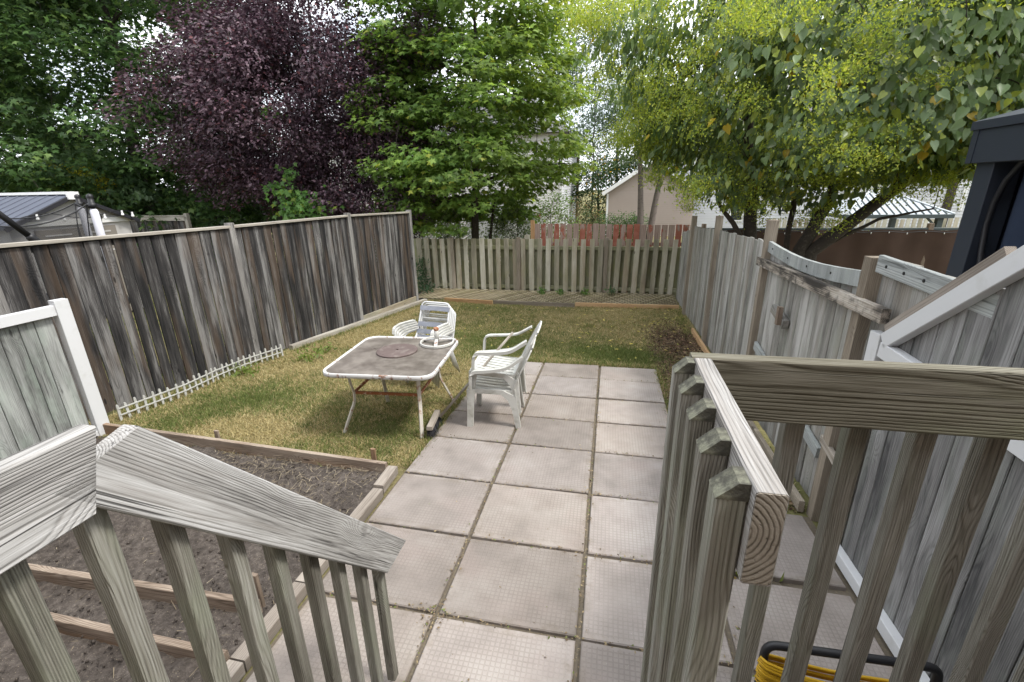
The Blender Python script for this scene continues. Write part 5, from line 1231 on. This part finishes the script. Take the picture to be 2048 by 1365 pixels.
    mb = MB(); mb.add([(gx - e, gy + e, z0), (gx + 3 + e, gy + e, z0), (gx + 3 + e, gy - 3 - e, z0), (gx - e, gy - 3 - e, z0), (gx + 1.5, gy - 1.5, z0 + .62), (gx - e, gy + e, z0 + .05), (gx + 3 + e, gy + e, z0 + .05), (gx + 3 + e, gy - 3 - e, z0 + .05), (gx - e, gy - 3 - e, z0 + .05)], [(3, 2, 1, 0), (5, 6, 4), (6, 7, 4), (7, 8, 4), (8, 5, 4), (0, 1, 6, 5), (1, 2, 7, 6), (2, 3, 8, 7), (3, 0, 5, 8)]); mb.build('roof', MAT['slate'], r)
    V = []; F = []; n = 60
    for j in range(14):
        t = j / 13
        for i in range(n):
            s = i / (n - 1); yy = gy + .05 - s * 2.1
            V.append((gx + .08 + .035 * math.sin(s * 46) * (.6 + .4 * t), yy, gz(gy) + .1 + t * (zt - .1 - gz(gy) - .1)))
    F = [(j * n + i, j * n + i + 1, (j + 1) * n + i + 1, (j + 1) * n + i) for j in range(13) for i in range(n - 1)]
    np_mesh('curtain', V, F, MAT['curtain'], parent=r, smooth=True)
    V = [(gx + .1 + 2.8 * i / 79, gy - .04 + .03 * math.sin(i * 1.1), zz) for zz in (gz(gy) + .05, zt - .05) for i in range(80)]
    np_mesh('curtain', V, [(i, i + 1, 81 + i, 80 + i) for i in range(79)], MAT['curtain'], parent=r, smooth=True)
    mb = MB(); mb.tube([DX(u, v, gx - .02) for u, v in ((2090, 300), (2045, 325), (2012, 362), (1988, 405), (1972, 450), (1963, 500), (1956, 560), (1948, 620))], .017, 8); mb.build('curtain_edge', MAT['black'], r, None, True)
right_neighbour()

# ------------------------------------------------------------------ left neighbour: shed, fence, trampoline
def left_neighbour():
    X = -9.5; ap = DX(133, 394, X); er = DX(257, 437, X); hw = er.y - ap.y; ze = er.z; za = ap.z; y0, y1, ym = ap.y - hw, er.y, ap.y; xb = X - 2.3; zb = gz(1)
    r = thing('garden_shed', 'light grey plastic garden shed with slate roof beyond the dark fence', 'shed', (X - 1.1, ym, zb))
    mb = MB(); mb.add([(X, y0, zb), (X, y1, zb), (X, y1, ze), (X, ym, za - .02), (X, y0, ze), (xb, y0, zb), (xb, y1, zb), (xb, y1, ze), (xb, ym, za - .02), (xb, y0, ze)], [(0, 1, 2, 3, 4), (9, 8, 7, 6, 5), (1, 6, 7, 2), (5, 0, 4, 9)]); mb.build('wall', MAT['shed_grey'], r)
    for s, ye in ((-1, y0), (1, y1)):
        yo = ye + s * .12; zo = ze - .06
        mb = MB(); mb.add([(X + .12, yo, zo), (X + .12, ym, za), (xb - .1, ym, za), (xb - .1, yo, zo), (X + .12, yo, zo + .05), (X + .12, ym, za + .05), (xb - .1, ym, za + .05), (xb - .1, yo, zo + .05)], [(3, 2, 1, 0), (4, 5, 6, 7), (0, 1, 5, 4), (1, 2, 6, 5), (2, 3, 7, 6), (3, 0, 4, 7)]); rf = mb.build('roof', MAT['shed_roof'], r)
        for k in range(9):
            x = X - .1 - .25 * k; board('roof_rib', (x, yo, zo + .055), (x, ym, za + .055), .03, .02, (1, 0, 0), MAT['shed_roof'], rf)
        board('barge_trim', (X + .135, yo, zo + .0), (X + .135, ym, za + .0), .075, .03, (0, 0, 1), MAT['shed_trim'], r)
    mb = MB(); mb.box(((X + xb) / 2 + .02, ym, za + .07), (2.5, .16, .05)); mb.build('ridge_cap', MAT['trim'], r)
    mb = MB(); mb.box((X + .16, ym, za + .02), (.05, .2, .14)); mb.build('ridge_end', MAT['trim'], r)
    board('header', (X + .02, y0, ze + .0), (X + .02, y1, ze + .0), .10, .04, (0, 0, 1), MAT['trim'], r)
    for ya, yb_ in ((ym - .72, ym - .02), (ym + .02, ym + .72)):
        mb = MB(); mb.box((X + .02, (ya + yb_) / 2, (zb + ze) / 2 - .05), (.05, yb_ - ya, ze - zb - .12)); dr = mb.build('door', MAT['shed_taupe'], r)
        for zz in (ze - .22, ze - .60): mb = MB(); mb.box((X + .048, (ya + yb_) / 2, zz), (.012, .45, .03)); mb.build('door_ridge', MAT['shed_grey'], dr)
    pts = []
    for k in range(40):
        t = k / 39; pts.append((X + .2, y0 + .1 + (y1 - y0 - .1) * t, ze + .13 + .06 * math.sin(t * 9) - .16 * max(0, t - .8)))
    mb = MB(); mb.tube(pts, .008, 5); o = tag(mb.build('light_string', MAT['black']), 'black string of bulbs hung on the shed gable', 'light string')
    for k in (5, 13, 20, 27, 34, 38):
        p = pts[k]; b = MB(); b.tube([(p[0], p[1], p[2]), (p[0], p[1], p[2] - .05), (p[0], p[1], p[2] - .09), (p[0], p[1], p[2] - .11)], [.018, .018, .03, .01], 8); b.build('bulb', MAT['trim'], o)
    # neighbour's back fence
    a, b = DX(258, 432, -9.1), D(372, 428, 5.0); a = Vector((-14.0, 4.9, 0)); b = Vector((D(372, 428, 4.9).x, 4.9, 0)); zt = D(372, 430, 4.9).z
    r = thing('board_fence', 'weathered board fence end seen between the shed and the plum tree', 'fence', (b.x, 4.9, gz(4.9)))
    n = 34
    for k in range(n): x = a.x + (b.x - a.x) * (k + .5) / n; board('board', (x, 4.9, gz(4.9)), (x, 4.9, zt - .16), .14, .02, (1, 0, 0), MAT['w_left'], r)
    board('top_rail', (a.x, 4.87, zt - .11), (b.x, 4.87, zt - .11), .10, .04, (0, 0, 1), MAT['w_cap'], r); board('cap', (a.x, 4.9, zt - .03), (b.x, 4.9, zt - .03), .10, .035, (0, 1, 0), MAT['w_cap'], r)
    board('post', (b.x, 4.9, gz(4.9)), (b.x, 4.9, zt + .04), .1, .1, (1, 0, 0), MAT['w_cap'], r)
    # trampoline
    c = Vector((-7.7, -1.85, gz(-1.8))); R_ = 1.75
    p1 = DX(158, 400, -6.2)
    r = thing('trampoline', 'trampoline with black net and foam wrapped poles behind the dark fence', 'trampoline', c)
    nn = 40; ring_ = [(c.x + R_ * math.cos(2 * math.pi * k / nn), c.y + R_ * math.sin(2 * math.pi * k / nn)) for k in range(nn + 1)]
    mb = MB(); mb.tube([(x, y, c.z + .75) for x, y in ring_], .03, 8); mb.build('frame_ring', MAT['black'], r, None, True)
    mb = MB(); mb.add([(x, y, c.z + .74) for x, y in ring_[:-1]], [tuple(range(nn))]); mb.build('mat', MAT['black'], r)
    ang0 = math.atan2(p1.y - c.y, p1.x - c.x); zt = p1.z
    netp = []
    for k in range(6):
        a_ = ang0 + math.radians(60 * k); rr = R_ + .08; x, y = c.x + rr * math.cos(a_), c.y + rr * math.sin(a_)
        mb = MB(); mb.tube([(x, y, c.z), (x, y, zt)], .022, 8); p = mb.build('pole', MAT['black'], r, None, True)
        dark = k == 5
        mb = MB(); mb.tube([(x, y, c.z + .8), (x, y, zt - .16), (x, y, zt - .12)], [.048, .048, .035], 12); mb.build('foam_sleeve', MAT['black'] if dark else MAT['foam'], p, None, True)
        mb = MB(); mb.tube([(x, y, zt - .11), (x, y, zt - .05), (x, y, zt - .045), (x, y, zt), (x, y, zt + .005), (x, y, zt + .03), (x, y, zt + .06), (x, y, zt + .075)], [.05, .05, .035, .035, .03, .042, .035, .01], 12); mb.build('pole_cap', MAT['black'], p, None, True)
    V = []; n = 96
    for j in range(9):
        t = j / 8
        for i in range(n):
            a_ = ang0 + 2 * math.pi * i / n; ph = (i % 16) / 16; sag = .22 * math.sin(ph * math.pi) * t; inw = .16 * math.sin(t * math.pi) + .08 * math.sin(ph * math.pi) * t
            rr = R_ + .02 - inw * .6; V.append((c.x + rr * math.cos(a_), c.y + rr * math.sin(a_), c.z + .76 + (zt - .06 - c.z - .76) * t - sag))
    F = [(j * n + i, j * n + (i + 1) % n, (j + 1) * n + (i + 1) % n, (j + 1) * n + i) for j in range(8) for i in range(n)]
    np_mesh('net', V, F, MAT['net'], parent=r, smooth=True)
    mb = MB(); mb.tube([V[8 * n + i % n] for i in range(n + 1)], .009, 5); mb.build('net_cord', MAT['black'], r)
    for k in range(6):
        i = k * 16; mb = MB(); mb.tube([V[j * n + i] for j in range(9)], .008, 5); mb.build('net_seam', MAT['black'], r)
    a, b = DX(-60, 385, -5.6), DX(85, 500, -5.6); b.z -= .2; b.y += .2
    o = thing('padded_bar', 'thick black padded bar slanting over the dark fence by the trampoline', 'bar', b)
    mb = MB(); mb.tube([a, a.lerp(b, .6)], .032, 12); mb.build('rod', MAT['black'], o, None, True); mb = MB(); mb.tube([a.lerp(b, .55), a.lerp(b, .58), b], [.03, .045, .045], 12); mb.build('padding', MAT['black'], o, None, True)
left_neighbour()

# ------------------------------------------------------------------ grass, litter, straw
def vnoise(x, y, s, seed):
    r_ = np.random.default_rng(seed); T = r_.uniform(0, 1, (64, 64)); X, Y = x * s % 63, y * s % 63; i, j = np.floor(X).astype(int), np.floor(Y).astype(int); u, v = X - i, Y - j; u = u * u * (3 - 2 * u); v = v * v * (3 - 2 * v)
    return T[j, i] * (1 - u) * (1 - v) + T[j, (i + 1) % 64] * u * (1 - v) + T[(j + 1) % 64, i] * (1 - u) * v + T[(j + 1) % 64, (i + 1) % 64] * u * v
def leftx(y): return np.interp(y, [-5.6, -3.15, -.7, 1.64, 3.62, 5], [-4.70, -4.59, -4.235, -3.863, -3.555, -3.5])
def blob(x, y, cx, cy, rx, ry): return np.exp(-((x - cx) / rx) ** 2 - ((y - cy) / ry) ** 2)
def green_at(x, y):
    g_ = .13 + .50 * (vnoise(x + 20, y + 20, 1.1, 1) - .5) + .45 * (vnoise(x + 20, y + 20, 4.5, 2) - .5) + .35 * (vnoise(x + 20, y + 20, 13, 3) - .5)
    g_ += 1.05 * blob(x, y, 1.15, .45, 1.0, .40) + .5 * blob(x, y, -.6, .7, .9, .8) + .6 * blob(x, y, -3.2, -1.9, .45, .5) + .45 * blob(x, y, -3.5, -2.5, .5, .35) + .3 * blob(x, y, -1.5, -2.3, .6, .5) + .35 * blob(x, y, -1.8, 3.2, 1.2, .6) + .3 * blob(x, y, -1., 1.8, 1, 1)
    g_ -= .45 * blob(x, y, -2.9, -2.6, .5, .3) + .5 * blob(x, y, -3.3, 1.6, .35, 1.2) + .35 * blob(x, y, 1.6, 2.6, .9, 1.2) + .5 * blob(x, y, 2.1, 1.2, .5, .7) + .25 * blob(x, y, -2.5, -.8, .7, .6)
    return g_
def lawn():
    N = 430000
    x = rng.uniform(-4.6, 2.4, N); u_ = rng.uniform(0, 1, N) ** 1.25; y = -3.1 + 7.5 * u_
    keep = (x > leftx(y) + .03) & ~((x > -.745) & (x < 1.53) & (y < -.09)) & ~((x > 1.50) & (y < -.4) & (rng.uniform(0, 1, N) < .75)) & (y < 4.15) & ~((x > -.9) & (y < -3.0))
    bare = 1.15 * blob(x, y, 2.0, 1.35, .5, .85) + .5 * blob(x, y, 1.9, 3.2, .8, .6) + .25 * blob(x, y, -3.3, 2, .3, 1)
    keep &= rng.uniform(0, 1, N) > bare * .95
    x, y = x[keep], y[keep]; N = len(x); g_ = green_at(x, y)
    f = np.clip(g_ + rng.normal(0, .16, N), 0, 1)
    grn = pick([(.14, .175, .055, 3), (.185, .215, .07, 2), (.105, .145, .045, 2)], N, .15); dry = pick([(.40, .335, .165, 3), (.50, .43, .24, 2), (.30, .245, .115, 2)], N, .15)
    isg = (rng.uniform(0, 1, N) < f)[:, None]; col = np.where(isg, grn, dry)
    hgt = np.where(isg[:, 0], rng.uniform(.022, .05, N), rng.uniform(.012, .035, N)) * (1 + .5 * np.clip(g_ - .7, 0, 1))
    a = rng.uniform(0, 6.283, N); ln = rng.normal(0, 1, (N, 2)) * np.where(isg, .55, .95) ; z = SLOPE * y - .008
    w_ = np.where(isg[:, 0], .0042, .0036); dx, dy = np.cos(a) * w_, np.sin(a) * w_
    P = np.stack([x, y, z], -1); V = np.stack([P - np.stack([dx, dy, 0 * x], -1), P + np.stack([dx, dy, 0 * x], -1), P + np.stack([ln[:, 0] * hgt, ln[:, 1] * hgt, hgt], -1)], 1)
    F = np.arange(3 * N).reshape(-1, 3); tag(np_mesh('grass', V.reshape(-1, 3), F, MAT['grass'], np.repeat(np.clip(col, .01, 1), 3, 0)), 'dry and green lawn grass', 'grass', kind='stuff')
    # longer ragged blades along the edges
    e = []
    def edge(x0, y0, x1, y1, n, sd): t = rng.uniform(0, 1, n); e.append(np.stack([x0 + (x1 - x0) * t + rng.normal(0, sd, n), y0 + (y1 - y0) * t + rng.normal(0, sd, n)], -1))
    edge(-.77, -3.0, -.77, -.1, 2600, .03); edge(-.78, -.04, 1.55, -.04, 2200, .035); edge(1.57, -2.6, 1.57, -.1, 900, .03); edge(-4.1, -2.93, -.95, -3.05, 2600, .03); edge(-4.4, -2.6, -4.1, -.4, 2600, .05); edge(-4.0, -.2, -3.3, 3.7, 2600, .05); edge(-3.0, 3.86, 2.3, 3.86, 2400, .04); edge(2.25, 1.8, 2.3, 3.8, 900, .05)
    for _ in range(70): cx, cy = rng.uniform(-4, 2.2), rng.uniform(-2.9, 3.7); e.append(rng.normal(0, .05, (70, 2)) + np.array([cx, cy]))
    q = np.concatenate(e); q = q[~((q[:, 0] > -.745) & (q[:, 0] < 1.52) & (q[:, 1] < -.10)) & (q[:, 0] > leftx(q[:, 1]) + .03)]; N = len(q); h = rng.uniform(.03, .085, N); a = rng.uniform(0, 6.28, N); P = np.stack([q[:, 0], q[:, 1], SLOPE * q[:, 1] - .008], -1); w3 = np.stack([np.cos(a), np.sin(a), 0 * a], -1) * .0038; l_ = rng.normal(0, .55, (N, 2)) * h[:, None]
    c = np.where(rng.uniform(0, 1, (N, 1)) < .55, pick([(.13, .18, .05, 2), (.17, .22, .065, 1)], N), pick([(.42, .35, .18, 2), (.33, .27, .13, 1)], N)); V = np.stack([P - w3, P + w3, P + np.concatenate([l_, h[:, None]], 1)], 1)
    tag(np_mesh('grass', V.reshape(-1, 3), np.arange(3 * N).reshape(-1, 3), MAT['grass'], np.repeat(c, 3, 0)), 'longer ragged grass tufts along the lawn edges', 'grass', kind='stuff')
    # tufts on neighbours' ground beyond the fences
    N = 60000; x = np.concatenate([rng.uniform(-12, -4.8, N // 2), rng.uniform(2.6, 12, N // 2)]); y = rng.uniform(-5, 14, N); c = pick([(.08, .13, .035, 2), (.18, .16, .07, 1)], N, .2)
    h = rng.uniform(.03, .09, N); a = rng.uniform(0, 6.28, N); z = SLOPE * np.clip(y, -9, 6) - .01; P = np.stack([x, y, z], -1); q = np.stack([np.cos(a) * .01, np.sin(a) * .01, 0 * a], -1); l_ = rng.normal(0, .5, (N, 2)) * h[:, None]
    V = np.stack([P - q, P + q, P + np.concatenate([l_, h[:, None]], 1)], 1); tag(np_mesh('grass', V.reshape(-1, 3), np.arange(3 * N).reshape(-1, 3), MAT['grass'], np.repeat(c, 3, 0)), 'rough grass on the ground beyond the side fences', 'grass', kind='stuff')
lawn()
def litter():
    # fallen leaves: small yellow and brown on the lawn
    n = 420; x = rng.uniform(-3.0, 2.3, n); y = rng.uniform(.2, 3.9, n); x[:170] = rng.normal(1.2, .7, 170); y[:170] = rng.normal(2.3, .8, 170)
    k = (x < 2.35) & (x > -3.4) & (y > .05) & (y < 4.0); x, y = x[k], y[k]; n = len(x); P = np.stack([x, y, SLOPE * y + .032], -1)
    R = leaf_rot(rng.normal(size=(n, 3)) * np.array([1, 1, .15]), np.array([0, 0, 1.]) + rng.normal(0, .3, (n, 3)))
    V, F, k = leaf_geo('leafy', P, R, rng.uniform(.03, .075, n)); tag(np_mesh('leaf_litter', V, F, MAT['litter'], np.repeat(pick([(.55, .46, .12, 3), (.46, .35, .17, 3), (.38, .36, .10, 2), (.22, .12, .06, 1)], n), k, 0)), 'small yellow fallen leaves scattered over the lawn', 'leaf litter', kind='stuff')
    # brown mulch by the silver fence and the slab border
    n = 9000; x = rng.normal(2.0, .28, n); y = rng.normal(1.3, .6, n); m = n // 2; x[:m] = rng.uniform(1.55, 2.34, m); y[:m] = rng.uniform(-3.0, .9, m); k = (x < 2.36) & (x > 1.5); x, y = x[k], y[k]; n = len(x)
    P = np.stack([x, y, SLOPE * y + rng.uniform(.0, .02, n)], -1); R = leaf_rot(rng.normal(size=(n, 3)) * np.array([1, 1, .25]), np.array([0, 0, 1.]) + rng.normal(0, .5, (n, 3)))
    V, F, k = leaf_geo('leafy', P, R, rng.uniform(.015, .06, n)); tag(np_mesh('mulch', V, F, MAT['litter'], np.repeat(pick([(.12, .075, .05, 3), (.20, .13, .085, 3), (.28, .21, .13, 1.5), (.07, .05, .04, 2)], n), k, 0)), 'brown leaf mulch along the foot of the silver fence', 'mulch', kind='stuff')
    # straw and stems on the soil
    n = 1000; x = rng.uniform(-4.1, -.93, n); y = rng.uniform(-5.3, -3.1, n); y[:700] = rng.uniform(-3.75, -3.12, 700); x[:700] = rng.uniform(-2.6, -.92, 700)
    P = np.stack([x, y, SLOPE * y + .03 + np.abs(rng.normal(0, .018, n))], -1); a = rng.uniform(0, 6.28, n); L = rng.uniform(.02, .12, n) * rng.uniform(.4, 1, n); d = np.stack([np.cos(a), np.sin(a), rng.normal(0, .25, n)], -1) * L[:, None]; w_ = np.stack([-np.sin(a), np.cos(a), 0 * a], -1) * .0022
    V = np.stack([P - d / 2 - w_, P - d / 2 + w_, P + d / 2 + w_ * .5, P + d / 2 - w_ * .5], 1); F = np.arange(4 * n).reshape(-1, 4)
    tag(np_mesh('straw', V.reshape(-1, 3), F, MAT['litter'], np.repeat(pick([(.22, .18, .125, 3), (.16, .13, .09, 2), (.31, .265, .19, 1)], n), 4, 0)), 'dry straw and stems lying on the garden soil', 'straw', kind='stuff')
    # soil clods
    n = 2600; x = rng.uniform(-4.2, -.93, n); y = rng.uniform(-5.4, -3.08, n); r_ = rng.uniform(.003, .012, n); o = np.array([(1, 0, 0), (-1, 0, 0), (0, 1, 0), (0, -1, 0), (0, 0, 1), (0, 0, -1)], float); f = np.array([(0, 2, 4), (2, 1, 4), (1, 3, 4), (3, 0, 4), (2, 0, 5), (1, 2, 5), (3, 1, 5), (0, 3, 5)])
    P = np.stack([x, y, SLOPE * y + .022 + np.abs(rng.normal(0, .01, n))], -1); V = P[:, None] + o[None] * r_[:, None, None] * rng.uniform(.6, 1.3, (n, 6, 1)); F = f[None] + (np.arange(n) * 6)[:, None, None]
    tag(np_mesh('soil_clods', V.reshape(-1, 3), F.reshape(-1, 3), MAT['soil']), 'crumbs and clods of dry earth on the garden bed', 'soil', kind='stuff')
    # debris in slab joints
    pts = []
    for xj in (0, .787):
        n = 420; pts.append(np.stack([rng.normal(xj, .016, n), rng.uniform(-5.4, -.1, n)], -1))
    for yj in ROWY[:-1]:
        n = 170; pts.append(np.stack([rng.uniform(-.77, 1.55, n), rng.normal(yj, .014, n)], -1))
    pts.append(np.stack([rng.normal(-.77, .05, 500), rng.uniform(-3.1, -.1, 500)], -1)); pts.append(np.stack([rng.normal(.0, .05, 90), rng.normal(-4.37, .05, 90)], -1)); pts.append(np.stack([rng.uniform(-.7, 1.5, 130), rng.uniform(-5, -.1, 130)], -1)); pts.append(np.stack([rng.normal(1.57, .05, 500), rng.uniform(-5, -.1, 500)], -1))
    q = np.concatenate(pts); n = len(q); P = np.stack([q[:, 0], q[:, 1], SLOPE * q[:, 1] + .019 + rng.uniform(0, .006, n)], -1); R = leaf_rot(rng.normal(size=(n, 3)) * np.array([1, 1, .25]), np.array([0, 0, 1.]) + rng.normal(0, .4, (n, 3)))
    V, F, k = leaf_geo('oval', P, R, rng.uniform(.005, .022, n)); tag(np_mesh('joint_debris', V, F, MAT['litter'], np.repeat(pick([(.20, .15, .09, 3), (.30, .24, .14, 2), (.12, .09, .06, 2), (.14, .17, .05, 1)], n), k, 0)), 'dry debris and clippings caught in the patio joints', 'debris', kind='stuff')
    # little weeds in the joint by the cord
    n = 26; P = np.stack([rng.normal(1.78, .08, n), rng.normal(-3.745, .012, n), np.full(n, SLOPE * -3.74)], -1); r = thing('weed', 'thin weeds sprouting from the slab joint behind the landing railing', 'weed', (1.78, -3.745, gz(-3.74)))
    foliage(r, 'oval', P, leaf_rot(np.array([0, 0, 1.]) + rng.normal(0, .25, (n, 3)), rng.normal(size=(n, 3))), rng.uniform(.05, .11, n), pick([(.20, .24, .07, 1), (.24, .18, .07, 1)], n), 'leaf', 'leaves')
litter()
